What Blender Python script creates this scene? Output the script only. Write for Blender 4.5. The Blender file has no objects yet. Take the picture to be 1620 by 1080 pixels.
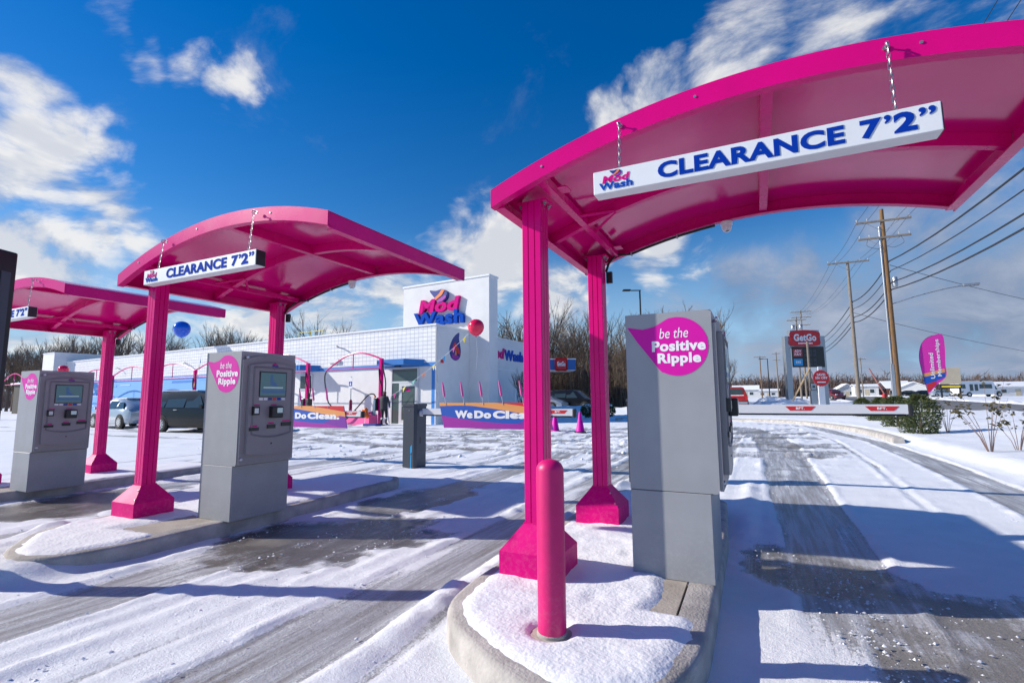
import bpy, bmesh, math, random
import numpy as np
from mathutils import Vector, Matrix
random.seed(7)
S = bpy.context.scene
COL = S.collection
R = math.radians

# ------------------------------------------------------------------ camera
CAM_Z = 1.145
YAW, PITCH, ROLL = R(25.925), R(6.521), R(-0.407)
FPX = 791.585                                   # focal length in pixels of a 1620 px wide picture
fw = Vector((-math.sin(YAW)*math.cos(PITCH), math.cos(YAW)*math.cos(PITCH), math.sin(PITCH)))
rt = Vector((math.cos(YAW), math.sin(YAW), 0)); up = rt.cross(fw)
r2 = rt*math.cos(ROLL)+up*math.sin(ROLL); u2 = -rt*math.sin(ROLL)+up*math.cos(ROLL)
cd = bpy.data.cameras.new('camera'); cam = bpy.data.objects.new('camera', cd); COL.objects.link(cam)
cam.matrix_world = Matrix(((r2.x, u2.x, -fw.x, 0), (r2.y, u2.y, -fw.y, 0), (r2.z, u2.z, -fw.z, CAM_Z), (0, 0, 0, 1)))
cd.sensor_width = 36; cd.lens = 36*FPX/1620; cd.clip_start = .05; cd.clip_end = 4000
S.camera = cam
def ray(u, v): return fw+r2*((u-810)/FPX)-u2*((v-540)/FPX)          # pixel -> direction
def at(u, v, dist): return Vector((0, 0, CAM_Z))+ray(u, v)*dist      # point at a depth

# ------------------------------------------------------------------ sun and sky
SUN_AZ, SUN_EL = R(21.3), R(27.5)               # direction the shadows run (from +X), elevation
sl = bpy.data.lights.new('sun', 'SUN'); sun = bpy.data.objects.new('sun', sl); COL.objects.link(sun)
sd = Vector((math.cos(SUN_AZ)*math.cos(SUN_EL), math.sin(SUN_AZ)*math.cos(SUN_EL), -math.sin(SUN_EL)))
sun.rotation_euler = sd.to_track_quat('-Z', 'Y').to_euler(); sun.location = (-20, -10, 20)
sl.energy = 5.0; sl.angle = R(.55); sl.color = (1, .94, .84)
S.view_settings.view_transform = 'Standard'; S.view_settings.look = 'None'
S.view_settings.exposure = 0.2; S.view_settings.gamma = 1

W = bpy.data.worlds.new('World'); S.world = W; W.use_nodes = True
def sky_nodes():
    nt = W.node_tree; N = nt.nodes; L = nt.links; N.clear()
    def nd(t, **k):
        n = N.new(t)
        for a, b in k.items(): setattr(n, a, b)
        return n
    def math_(op, a, b=None, c=None, clamp=False):
        n = nd('ShaderNodeMath', operation=op, use_clamp=clamp)
        for i, x in enumerate((a, b, c)):
            if x is None: continue
            if isinstance(x, (int, float)): n.inputs[i].default_value = x
            else: L.new(x, n.inputs[i])
        return n.outputs[0]
    sky = nd('ShaderNodeTexSky', sky_type='NISHITA', sun_disc=False, sun_elevation=SUN_EL, sun_rotation=R(247.5),
             air_density=1.25, dust_density=.05, ozone_density=4.5, altitude=0)
    hs = nd('ShaderNodeHueSaturation'); hs.inputs['Saturation'].default_value = 1.38; hs.inputs['Hue'].default_value = .512; hs.inputs['Value'].default_value = 1.0
    L.new(sky.outputs[0], hs.inputs['Color'])
    tc = nd('ShaderNodeTexCoord'); D = tc.outputs['Generated']
    # cloud noise lives on a flat cloud layer overhead, so it shrinks towards the horizon
    sp = nd('ShaderNodeSeparateXYZ'); L.new(D, sp.inputs[0])
    den = math_('ADD', math_('MAXIMUM', sp.outputs[2], 0.0), .42)
    cb = nd('ShaderNodeCombineXYZ')
    L.new(math_('DIVIDE', sp.outputs[0], den), cb.inputs[0]); L.new(math_('DIVIDE', sp.outputs[1], den), cb.inputs[1])
    def noise(vec, scale, detail, rough, dist=0):
        n = nd('ShaderNodeTexNoise'); n.inputs['Scale'].default_value = scale; n.inputs['Detail'].default_value = detail
        n.inputs['Roughness'].default_value = rough; n.inputs['Distortion'].default_value = dist
        L.new(vec, n.inputs['Vector']); return n
    n1 = noise(cb.outputs[0], 3.2, 8, .62, .45)
    mp = nd('ShaderNodeMapping'); mp.inputs['Location'].default_value = (-.06, -.03, 0); L.new(cb.outputs[0], mp.inputs[0])
    n1s = noise(mp.outputs[0], 3.2, 5, .62, .45)
    n3 = noise(D, 7, 3, .6)                       # warps the outlines of the cloud banks
    wv = nd('ShaderNodeVectorMath', operation='SUBTRACT'); L.new(n3.outputs['Color'], wv.inputs[0]); wv.inputs[1].default_value = (.5, .5, .5)
    ws = nd('ShaderNodeVectorMath', operation='SCALE'); L.new(wv.outputs[0], ws.inputs[0]); ws.inputs['Scale'].default_value = .16
    wa = nd('ShaderNodeVectorMath', operation='ADD'); L.new(D, wa.inputs[0]); L.new(ws.outputs[0], wa.inputs[1])
    def banks(lst):
        tot = None
        for (u, v, r, w) in lst:
            c = ray(u, v).normalized()
            dn = nd('ShaderNodeVectorMath', operation='DISTANCE'); L.new(wa.outputs[0], dn.inputs[0]); dn.inputs[1].default_value = c
            mr = nd('ShaderNodeMapRange', interpolation_type='SMOOTHSTEP'); L.new(dn.outputs['Value'], mr.inputs[0])
            mr.inputs[1].default_value = 0; mr.inputs[2].default_value = r/FPX; mr.inputs[3].default_value = w; mr.inputs[4].default_value = 0
            tot = mr.outputs[0] if tot is None else math_('MAXIMUM', tot, mr.outputs[0])
        return tot
    white = banks([(20, 110, 90, .72), (50, 200, 110, .84), (50, 270, 120, .90), (140, 300, 95, .84), (150, 205, 70, .6), (-140, 230, 180, .9),
                   (185, 5, 90, .74), (250, 50, 80, .70), (310, 95, 75, .64), (370, 140, 65, .60), (410, 170, 45, .4),
                   (30, 400, 120, .9), (130, 415, 100, .85), (200, 390, 75, .7), (60, 520, 190, .8), (250, 560, 170, .75), (400, 560, 150, .7),
                   (560, 520, 150, .75), (620, 450, 140, .85), (720, 380, 110, .9), (790, 400, 150, 1.0), (880, 480, 150, .9), (920, 420, 90, .85),
                   (1020, 395, 110, .95), (1100, 410, 70, .6), (960, 180, 70, .75), (1040, 150, 110, .85), (1130, 120, 120, .70), (1180, 40, 140, .60), (1260, 30, 120, .55),
                   (1330, 60, 180, .52), (1480, 20, 180, .62), (1060, 30, 50, .35), (1590, 90, 90, .45)])
    grey = banks([(1180, 480, 130, .9), (1290, 470, 150, .95), (1400, 520, 210, 1.0), (1500, 400, 190, .85), (1560, 330, 90, .45), (1560, 500, 220, 1.1), (1700, 520, 300, 1.1),
                  (1100, 560, 150, .8), (1250, 590, 170, .9), (1400, 400, 90, .6), (1900, 560, 400, 1)])
    # loose cloud over the rest of the sky
    nb = noise(cb.outputs[0], 1.2, 3, .5)
    loose = math_('MULTIPLY', math_('SUBTRACT', nb.outputs[0], .50), 2.2)
    def dens(bank, nz, lo, hi, extra=None):
        a = math_('ADD', bank, math_('MULTIPLY', math_('SUBTRACT', nz, .5), 2.1))
        mr = nd('ShaderNodeMapRange', interpolation_type='SMOOTHSTEP'); L.new(a, mr.inputs[0])
        mr.inputs[1].default_value = lo; mr.inputs[2].default_value = hi
        return mr.outputs[0]
    front = math_('SUBTRACT', 1, math_('MULTIPLY', math_('ADD', math_('MULTIPLY', sp.outputs[0], fw.x), math_('MULTIPLY', sp.outputs[1], fw.y)), 1.5), clamp=True)
    both = math_('MAXIMUM', white, math_('MULTIPLY', loose, front))
    dw = dens(both, n1.outputs[0], .36, .86)
    dws = dens(both, n1s.outputs[0], .36, .86)
    dg = dens(grey, n1.outputs[0], .12, 1.05)
    lit = math_('ADD', .62, math_('MULTIPLY', math_('SUBTRACT', dw, dws), 1.1), clamp=True)
    cw = nd('ShaderNodeMixRGB'); L.new(lit, cw.inputs[0]); cw.inputs[1].default_value = (.42, .50, .66, 1); cw.inputs[2].default_value = (.98, .97, .96, 1)
    cg = nd('ShaderNodeMixRGB'); L.new(math_('MULTIPLY', math_('SUBTRACT', n1.outputs[0], .32), 2.4, clamp=True), cg.inputs[0])
    cg.inputs[1].default_value = (.15, .225, .41, 1); cg.inputs[2].default_value = (.62, .67, .80, 1)
    hm = nd('ShaderNodeMapRange', interpolation_type='SMOOTHSTEP'); L.new(sp.outputs[2], hm.inputs[0])
    for i, q in enumerate((-.02, .34, .97, 0)): hm.inputs[i+1].default_value = q
    hx = nd('ShaderNodeMixRGB'); L.new(hm.outputs[0], hx.inputs[0]); L.new(hs.outputs[0], hx.inputs[1]); hx.inputs[2].default_value = (2.9, 4.7, 7.0, 1)
    b0 = nd('ShaderNodeBackground'); L.new(hx.outputs[0], b0.inputs[0]); b0.inputs[1].default_value = .107
    b1 = nd('ShaderNodeBackground'); L.new(cw.outputs[0], b1.inputs[0]); b1.inputs[1].default_value = .80
    b2 = nd('ShaderNodeBackground'); L.new(cg.outputs[0], b2.inputs[0]); b2.inputs[1].default_value = .72
    m1 = nd('ShaderNodeMixShader'); L.new(math_('MULTIPLY', dg, .9), m1.inputs[0]); L.new(b0.outputs[0], m1.inputs[1]); L.new(b2.outputs[0], m1.inputs[2])
    m2 = nd('ShaderNodeMixShader'); L.new(math_('MULTIPLY', dw, .93), m2.inputs[0]); L.new(m1.outputs[0], m2.inputs[1]); L.new(b1.outputs[0], m2.inputs[2])
    o = nd('ShaderNodeOutputWorld'); L.new(m2.outputs[0], o.inputs[0])
sky_nodes()

# ------------------------------------------------------------------ numbers for the ground
def gz(x): return .0122*min(max(x, -14), 6)
def hz(x, y):
    t = min(max((y-50)/90, 0), 1); return gz(x)+.95*t*t*(3-2*t)

# ------------------------------------------------------------------ materials
def mat(name, col, rough=.5, metal=0, var=0, vscale=8, bump=0, bscale=60, coat=0, spec=.5, emit=0, vcol=None, salt=0, trans=0, stretch=None):
    m = bpy.data.materials.new(name); m.use_nodes = True; nt = m.node_tree; N = nt.nodes; L = nt.links
    b = N['Principled BSDF']; b.inputs['Base Color'].default_value = (*col, 1); b.inputs['Roughness'].default_value = rough
    b.inputs['Metallic'].default_value = metal; b.inputs['Coat Weight'].default_value = coat; b.inputs['Specular IOR Level'].default_value = spec
    b.inputs['Coat Roughness'].default_value = .08
    if trans: b.inputs['Transmission Weight'].default_value = trans
    if emit: b.inputs['Emission Color'].default_value = (*col, 1); b.inputs['Emission Strength'].default_value = emit
    if var or bump:
        tc = N.new('ShaderNodeTexCoord'); src = tc.outputs['Object']
        if stretch:
            mp = N.new('ShaderNodeMapping'); mp.inputs['Scale'].default_value = stretch; L.new(src, mp.inputs[0]); src = mp.outputs[0]
    if var:
        n = N.new('ShaderNodeTexNoise'); n.inputs['Scale'].default_value = vscale; n.inputs['Detail'].default_value = 6; L.new(src, n.inputs[0])
        mx = N.new('ShaderNodeMixRGB'); c2 = vcol or tuple(c*(1-var) for c in col)
        mx.inputs[1].default_value = (*col, 1); mx.inputs[2].default_value = (*c2, 1)
        mr = N.new('ShaderNodeMapRange'); mr.inputs[1].default_value = .35; mr.inputs[2].default_value = .68; L.new(n.outputs[0], mr.inputs[0])
        L.new(mr.outputs[0], mx.inputs[0]); L.new(mx.outputs[0], b.inputs['Base Color'])
        rr = N.new('ShaderNodeMapRange'); rr.inputs[3].default_value = max(rough-.06, .02); rr.inputs[4].default_value = min(rough+.1, 1); L.new(n.outputs[0], rr.inputs[0])
        L.new(rr.outputs[0], b.inputs['Roughness'])
    if salt:                                   # dried road salt splashed up from the ground
        sp = N.new('ShaderNodeSeparateXYZ'); L.new(tc.outputs['Object'], sp.inputs[0])
        zr = N.new('ShaderNodeMapRange'); zr.inputs[1].default_value = 0; zr.inputs[2].default_value = .42; zr.inputs[3].default_value = salt; zr.inputs[4].default_value = 0; L.new(sp.outputs[2], zr.inputs[0])
        n = N.new('ShaderNodeTexNoise'); n.inputs['Scale'].default_value = 38; n.inputs['Detail'].default_value = 8; n.inputs['Roughness'].default_value = .75; L.new(tc.outputs['Object'], n.inputs[0])
        nr = N.new('ShaderNodeMapRange'); nr.inputs[1].default_value = .48; nr.inputs[2].default_value = .68; L.new(n.outputs[0], nr.inputs[0])
        mm = N.new('ShaderNodeMath'); mm.operation = 'MULTIPLY'; L.new(zr.outputs[0], mm.inputs[0]); L.new(nr.outputs[0], mm.inputs[1])
        m3 = N.new('ShaderNodeMixRGB'); L.new(mm.outputs[0], m3.inputs[0]); L.new(b.inputs['Base Color'].links[0].from_socket, m3.inputs[1]); m3.inputs[2].default_value = (.62, .60, .58, 1); L.new(m3.outputs[0], b.inputs['Base Color'])
    if bump:
        n = N.new('ShaderNodeTexNoise'); n.inputs['Scale'].default_value = bscale; n.inputs['Detail'].default_value = 4; L.new(src, n.inputs[0])
        bp = N.new('ShaderNodeBump'); bp.inputs['Strength'].default_value = bump; bp.inputs['Distance'].default_value = .02
        L.new(n.outputs[0], bp.inputs['Height']); L.new(bp.outputs[0], b.inputs['Normal'])
    return m
M = {}
M['pink'] = mat('pink powder coat', (.74, .002, .205), .26, var=.14, vscale=3, bump=.03, bscale=160, spec=.22)
M['pink_gloss'] = mat('pink sheet metal', (.74, .002, .205), .13, var=.10, vscale=2.5, bump=.015, bscale=25, spec=.6)
M['pink_skirt'] = mat('pink skirt paint', (.74, .002, .205), .5, var=.14, vscale=6, bump=.03, bscale=160, spec=.12, salt=.10)
M['pink_matte'] = mat('pink bollard sleeve', (.70, .006, .16), .42, var=.16, vscale=9, bump=.05, bscale=150, salt=.08)
M['kiosk'] = mat('kiosk grey', (.325, .335, .355), .42, var=.09, vscale=5, bump=.03, bscale=300, salt=.22)
M['kiosk_face'] = mat('kiosk face grey', (.27, .255, .265), .4, var=.05, vscale=9, bump=.02, bscale=300)
M['kiosk_dark'] = mat('kiosk bezel grey', (.17, .165, .18), .45)
M['black'] = mat('black plastic', (.012, .012, .014), .35)
M['rubber'] = mat('black rubber', (.02, .02, .022), .6)
M['screen'] = mat('screen', (.03, .06, .075), .08, emit=.9)
M['screen_blue'] = mat('screen picture blue', (.02, .05, .12), .3, emit=.8)
M['screen_light'] = mat('screen picture light', (.16, .22, .26), .3, emit=.8)
M['white'] = mat('white paint', (.78, .79, .80), .4, var=.05, vscale=4)
M['plastic_white'] = mat('white plastic', (.72, .73, .75), .35)
M['letter'] = mat('white print', (.85, .85, .86), .5)
M['magenta'] = mat('magenta print', (.68, .002, .36), .5, spec=.3)
M['logo_pink'] = mat('logo pink', (.66, .01, .22), .3, spec=.08)
M['logo_blue'] = mat('logo blue', (.008, .07, .42), .3, spec=.08)
M['sign_blue'] = mat('sign lettering blue', (.004, .04, .34), .3, spec=.04)
M['navy'] = mat('navy', (.015, .03, .22), .4)
M['orange'] = mat('orange', (.85, .22, .05), .45)
M['red'] = mat('red print', (.62, .02, .03), .45)
M['purple'] = mat('purple print', (.20, .03, .34), .5)
M['violet'] = mat('violet print', (.36, .02, .34), .5)
M['peach'] = mat('light orange print', (.80, .34, .10), .5)
M['band_blue'] = mat('banner blue', (.01, .09, .45), .5)
M['galv'] = mat('galvanised steel', (.42, .44, .47), .35, .7, var=.2, vscale=20)
M['chain'] = mat('zinc chain', (.42, .42, .44), .35, .9)
M['steel'] = mat('brushed steel', (.5, .5, .52), .3, .9)
M['gate'] = mat('gate cabinet grey', (.055, .065, .085), .4, var=.1)
M['concrete'] = mat('kerb concrete', (.50, .465, .43), .85, var=.35, vscale=7, bump=.35, bscale=70)
M['slab'] = mat('island slab', (.47, .42, .36), .85, var=.3, vscale=5, bump=.25, bscale=60)
M['wall'] = mat('painted wall', (.74, .735, .73), .7, var=.06, vscale=1.5, bump=.06, bscale=30)
M['tile'] = mat('glazed block', (.76, .77, .78), .55, var=.07, vscale=2.5)
M['groove'] = mat('block joint', (.55, .56, .58), .8)
M['blue_trim'] = mat('blue trim', (.03, .22, .62), .45, var=.08)
M['blue_awn'] = mat('blue awning metal', (.01, .17, .52), .4, var=.08)
M['mural_a'] = mat('mural blue', (.16, .40, .76), .7)
M['mural_b'] = mat('mural dark blue', (.04, .20, .58), .7)
M['mural_c'] = mat('mural pale blue', (.38, .58, .82), .7)
M['alum'] = mat('aluminium frame', (.60, .62, .64), .4, .3)
M['glass'] = mat('dark window glass', (.035, .05, .05), .06, spec=.8)
M['glass_green'] = mat('green window glass', (.07, .105, .095), .08, spec=.8)
M['door_dark'] = mat('roller door', (.03, .032, .036), .5, var=.2)
M['wood'] = mat('weathered pole', (.26, .22, .18), .85, var=.35, vscale=6, stretch=(6, 6, .5), bump=.3, bscale=14)
M['wood_new'] = mat('treated pole', (.24, .13, .055), .8, var=.4, vscale=5, stretch=(5, 5, .4), bump=.3, bscale=14)
M['timber'] = mat('timber brace', (.42, .30, .18), .8)
M['bark'] = mat('bark', (.135, .105, .085), .9, var=.3, vscale=3)
M['bark_b'] = mat('brown bark', (.17, .115, .075), .9, var=.3, vscale=3)
M['twig'] = mat('undergrowth twig', (.19, .135, .09), .95, var=.35, vscale=1)
M['farwood'] = mat('far woodland twig', (.16, .115, .10), .95, var=.3, vscale=.2)
M['yew'] = mat('yew needle', (.045, .075, .022), .7, var=.5, vscale=9, vcol=(.10, .11, .03))
M['leaf_dry'] = mat('dry leaf', (.10, .085, .03), .8, var=.5, vscale=20)
M['stem'] = mat('dry stem', (.20, .13, .11), .8)
M['cable'] = mat('cable', (.015, .015, .018), .5)
M['porcelain'] = mat('insulator', (.55, .56, .58), .25)
M['car_dark'] = mat('dark grey car paint', (.008, .009, .011), .2, spec=.35)
M['car_silver'] = mat('silver car paint', (.42, .47, .52), .25, .4, coat=.6)
M['car_red'] = mat('red car paint', (.50, .018, .012), .25, .1, coat=.6)
M['car_maroon'] = mat('maroon car paint', (.14, .015, .02), .25, .1, coat=.6)
M['car_white'] = mat('white vehicle paint', (.74, .75, .76), .35, coat=.3)
M['tyre'] = mat('tyre', (.018, .018, .018), .8)
M['rim'] = mat('alloy', (.55, .56, .58), .25, .8)
M['lamp_red'] = mat('tail lamp', (.55, .015, .015), .15)
M['lamp_clear'] = mat('head lamp', (.7, .72, .75), .1)
M['snow'] = mat('snow', (.86, .87, .90), .65, var=.04, vscale=3, bump=.35, bscale=45, spec=.3)
M['cloth_black'] = mat('black cloth', (.018, .019, .024), .85)
M['cloth_grey'] = mat('charcoal jacket', (.035, .037, .045), .8)
M['skin'] = mat('skin', (.45, .27, .20), .6)
M['hair'] = mat('hair', (.06, .035, .02), .7)
M['balloon_red'] = mat('red balloon', (.80, .005, .07), .18, coat=.3)
M['balloon_blue'] = mat('blue balloon', (.005, .10, .62), .18, coat=.3)
M['orange_ball'] = mat('orange balloon', (.90, .17, .01), .3)
M['yellow'] = mat('yellow', (.80, .62, .05), .6)
M['green'] = mat('mint', (.25, .68, .50), .6)
M['pink_soft'] = mat('soft pink', (.85, .12, .38), .6)
M['towel'] = mat('grey blue cloth', (.12, .18, .26), .9)
M['house'] = mat('house siding', (.62, .62, .62), .8, var=.1)
M['house_b'] = mat('beige siding', (.52, .45, .33), .8, var=.1)
M['brick'] = mat('far brick', (.24, .10, .07), .9, var=.2)
M['gg_panel'] = mat('price panel', (.012, .013, .016), .3)
M['cyan'] = mat('cyan print', (.02, .35, .70), .4)
M['station_blue'] = mat('station blue', (.008, .12, .42), .4)
M['flag_pink'] = mat('flag magenta', (.75, .03, .40), .7)
M['seg'] = mat('unlit digit', (.05, .05, .055), .5)

# ------------------------------------------------------------------ mesh builder
class MB:
    def __init__(s): s.v = []; s.f = []; s.m = []; s.cur = 0
    def add(s, vs, fs):
        o = len(s.v); s.v += [tuple(p) for p in vs]; s.f += [[i+o for i in f] for f in fs]; s.m += [s.cur]*len(fs)
    def box(s, x0, x1, y0, y1, z0, z1):
        s.add([(x0, y0, z0), (x1, y0, z0), (x1, y1, z0), (x0, y1, z0), (x0, y0, z1), (x1, y0, z1), (x1, y1, z1), (x0, y1, z1)],
              [(0, 3, 2, 1), (4, 5, 6, 7), (0, 1, 5, 4), (1, 2, 6, 5), (2, 3, 7, 6), (3, 0, 4, 7)]); return s
    def prism(s, poly, ax, a, b):
        n = len(poly)
        def P(p, t): return {'x': (t, p[0], p[1]), 'y': (p[0], t, p[1]), 'z': (p[0], p[1], t)}[ax]
        vs = [P(p, a) for p in poly]+[P(p, b) for p in poly]
        s.add(vs, [list(range(n))[::-1], list(range(n, 2*n))]+[(i, (i+1) % n, n+(i+1) % n, n+i) for i in range(n)]); return s
    def bevbox(s, x0, x1, y0, y1, z0, z1, b=.01, seg=2):
        bm = bmesh.new(); bmesh.ops.create_cube(bm, size=1)
        for v in bm.verts: v.co = ((x0+x1)/2+v.co.x*(x1-x0), (y0+y1)/2+v.co.y*(y1-y0), (z0+z1)/2+v.co.z*(z1-z0))
        bmesh.ops.bevel(bm, geom=bm.edges[:], offset=b, segments=seg, profile=.5, affect='EDGES')
        bm.verts.index_update(); s.add([v.co[:] for v in bm.verts], [[v.index for v in f.verts] for f in bm.faces]); bm.free(); return s
    def tube(s, path, r, n=8, caps=True):
        path = [Vector(p) for p in path]; rs = r if isinstance(r, (list, tuple)) else [r]*len(path)
        ring = []; prev = None
        for i, p in enumerate(path):
            t = (path[min(i+1, len(path)-1)]-path[max(i-1, 0)]).normalized()
            if prev is None:
                a = Vector((0, 0, 1)) if abs(t.z) < .9 else Vector((1, 0, 0)); x = t.cross(a).normalized()
            else: x = (prev-t*prev.dot(t)).normalized()
            prev = x; y = t.cross(x)
            ring += [p+(x*math.cos(2*math.pi*k/n)+y*math.sin(2*math.pi*k/n))*rs[i] for k in range(n)]
        fs = [(i*n+k, i*n+(k+1) % n, (i+1)*n+(k+1) % n, (i+1)*n+k) for i in range(len(path)-1) for k in range(n)]
        if caps: fs += [list(range(n))[::-1], list(range((len(path)-1)*n, len(path)*n))]
        s.add(ring, fs); return s
    def lathe(s, prof, n=24, c=(0, 0, 0), ax='z'):
        vs = []
        for (r, h) in prof:
            for k in range(n):
                a = 2*math.pi*k/n; p = (r*math.cos(a), r*math.sin(a), h)
                if ax == 'x': p = (p[2], p[0], p[1])
                if ax == 'y': p = (p[0], p[2], p[1])
                vs.append((p[0]+c[0], p[1]+c[1], p[2]+c[2]))
        m = len(prof)
        fs = [(i*n+k, i*n+(k+1) % n, (i+1)*n+(k+1) % n, (i+1)*n+k) for i in range(m-1) for k in range(n)]
        fs += [list(range(n))[::-1], list(range((m-1)*n, m*n))]
        s.add(vs, fs); return s
    def ball(s, c, r, n=16, sz=1):
        prof = [(max(r*math.sin(math.pi*i/n), .0005), -r*sz*math.cos(math.pi*i/n)) for i in range(n+1)]
        return s.lathe(prof, 2*n, c)
    def mesh(s, name, smooth=None):
        me = bpy.data.meshes.new(name); me.from_pydata(s.v, [], s.f)
        bm = bmesh.new(); bm.from_mesh(me); bmesh.ops.recalc_face_normals(bm, faces=bm.faces); bm.to_mesh(me); bm.free()
        if max(s.m, default=0): me.polygons.foreach_set('material_index', s.m)
        if smooth:
            me.polygons.foreach_set('use_smooth', [True]*len(me.polygons))
            me.set_sharp_from_angle(angle=R(smooth))
        return me
    def build(s, name, m, parent=None, smooth=None, loc=None):
        me = s.mesh(name, smooth)
        for q in (m if isinstance(m, (list, tuple)) else [m]): me.materials.append(M[q] if isinstance(q, str) else q)
        return link(name, me, parent, loc)
def link(name, me, parent=None, loc=None):
    o = bpy.data.objects.new(name, me); COL.objects.link(o)
    if parent: o.parent = parent
    if loc: o.location = loc
    return o
def tag(o, label=None, cat=None, group=None, kind=None):
    for k, v in (('label', label), ('category', cat), ('group', group), ('kind', kind)):
        if v: o[k] = v
    return o
def thing(name, label, cat, loc=(0, 0, 0), rz=0, group=None):
    o = bpy.data.objects.new(name, None); COL.objects.link(o); o.location = loc; o.rotation_euler = (0, 0, rz); o.empty_display_size = .2
    return tag(o, label, cat, group)
def copy_tree(o, parent=None, loc=None, rz=None):
    c = o.copy(); COL.objects.link(c); c.parent = parent
    if loc is not None: c.location = loc
    if rz is not None: c.rotation_euler = (0, 0, rz)
    for ch in KIDS(o): copy_tree(ch, c)
    return c
def KIDS(o): return list(o.children)

# lettering: flat outlines made from the built-in font, fattened for bold faces
_T = {}
def glyphs(txt, bold=0, shear=0, depth=.002):
    k = (txt, bold, shear, depth)
    if k in _T: return _T[k]
    c = bpy.data.curves.new('t', 'FONT'); c.body = txt; c.offset = bold; c.shear = shear; c.extrude = depth; c.resolution_u = 4; c.space_character = 1+bold*1.6
    o = bpy.data.objects.new('t', c); COL.objects.link(o); bpy.context.view_layer.update()
    me = bpy.data.meshes.new_from_object(o.evaluated_get(bpy.context.evaluated_depsgraph_get()))
    v = np.empty(len(me.vertices)*3); me.vertices.foreach_get('co', v); v = v.reshape(-1, 3)
    f = [list(p.vertices) for p in me.polygons]
    bpy.data.objects.remove(o); bpy.data.curves.remove(c); bpy.data.meshes.remove(me)
    _T[k] = (v, f); return _T[k]
for a in [('CLEARANCE', .040), ('7', .045), ('2', .045), ('\u2019', .02), ('Mod', .042, .15), ('Wash', .036), ('be the', .0, .2), ('Positive', .04), ('Ripple', .04), ('We', .07), ('Do', .07), ('Clean.', .07),
          ('BFT.', .03), ('GetGo', .04), ('ADV', .03), ('PAY', .03), ('E85', .03), ('Unlimited', .02), ('Memberships', .02), ('SAVE!', .03), ('50\u00a2 OFF', .03)]:
    glyphs(*a)
def letters(name, txt, m, parent, frame, x0, x1, z0, z1, bold=0, shear=0, depth=.002):
    # frame = (origin, right, up, out); the text fills the box x0..x1 by z0..z1 on that face
    v, f = glyphs(txt, bold, shear) if (txt, bold, shear, .002) in _T else glyphs(txt, bold, shear)
    lo = v.min(0); hi = v.max(0); O, A, B, C = [np.array(q, float) for q in frame]
    q = (v-lo)/np.maximum(hi-lo, 1e-9); X = x0+q[:, 0]*(x1-x0); Z = z0+q[:, 1]*(z1-z0); D = q[:, 2]*depth
    P = O+X[:, None]*A+Z[:, None]*B+(D+.0006)[:, None]*C
    b = MB(); b.add(P.tolist(), f); return b.build(name, m, parent)
def patch(name, poly, m, parent, frame, d0=.0005, depth=.002):
    O, A, B, C = [Vector(q) for q in frame]; n = len(poly)
    vs = [O+A*p[0]+B*p[1]+C*d0 for p in poly]+[O+A*p[0]+B*p[1]+C*(d0+depth) for p in poly]
    b = MB(); b.add(vs, [list(range(n))[::-1], list(range(n, 2*n))]+[(i, (i+1) % n, n+(i+1) % n, n+i) for i in range(n)])
    return b.build(name, m, parent)
def smooth_poly(pts, n=8, closed=True):
    out = []; k = len(pts)
    for i in range(k if closed else k-1):
        p0, p1, p2, p3 = [pts[(i+j) % k if closed else min(max(i+j, 0), k-1)] for j in (-1, 0, 1, 2)]
        for t in [q/n for q in range(n)]:
            out.append(tuple(.5*((2*b)+(-a+c)*t+(2*a-5*b+4*c-d)*t*t+(-a+3*b-3*c+d)*t**3) for a, b, c, d in zip(p0, p1, p2, p3)))
    if not closed: out.append(tuple(pts[-1]))
    return out
FRONT = lambda x, y, z: ((x, y, z), (1, 0, 0), (0, 0, 1), (0, -1, 0))     # a face turned to -Y
SIDE = lambda x, y, z: ((x, y, z), (0, 1, 0), (0, 0, 1), (1, 0, 0))       # a face turned to +X
FLAGSHAPE = smooth_poly([(.0, 1), (.35, .93), (.72, 1.0), (.97, .72), (.95, .3), (.72, .02), (.5, .0), (.28, .42)], 4)
def logo(parent, frame, w, depth=.002, flag_only=False):
    # pink word over blue word, a waving drop above; w = width of the whole mark
    O, A, B, C = [Vector(q) for q in frame]
    letters('logo_word', 'Mod', 'logo_pink', parent, frame, .10*w, .92*w, .205*w, .43*w, .042, .15, depth)
    letters('logo_word', 'Wash', 'logo_blue', parent, (O+C*.0004, A, B, C), 0, w, 0, .225*w, .036, 0, depth)
    def q(a, b): return (.33*w+a*.36*w, .355*w+b*.215*w)
    f = patch('logo_drop', [q(*p) for p in FLAGSHAPE], 'navy', parent, frame, .0012, depth)
    patch('stripe', [q(.30, .40), q(.55, .68), (q(.68, .96)), q(.86, .92), q(.70, .55), q(.36, .22)], 'orange', f, frame, .0012+depth, .1*depth+.001)
    patch('stripe', [q(.40, .16), q(.66, .36), q(.93, .55), q(.93, .32), q(.72, .08), q(.5, .03)], 'violet', f, frame, .0012+depth, .1*depth+.001)
    return f

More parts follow.
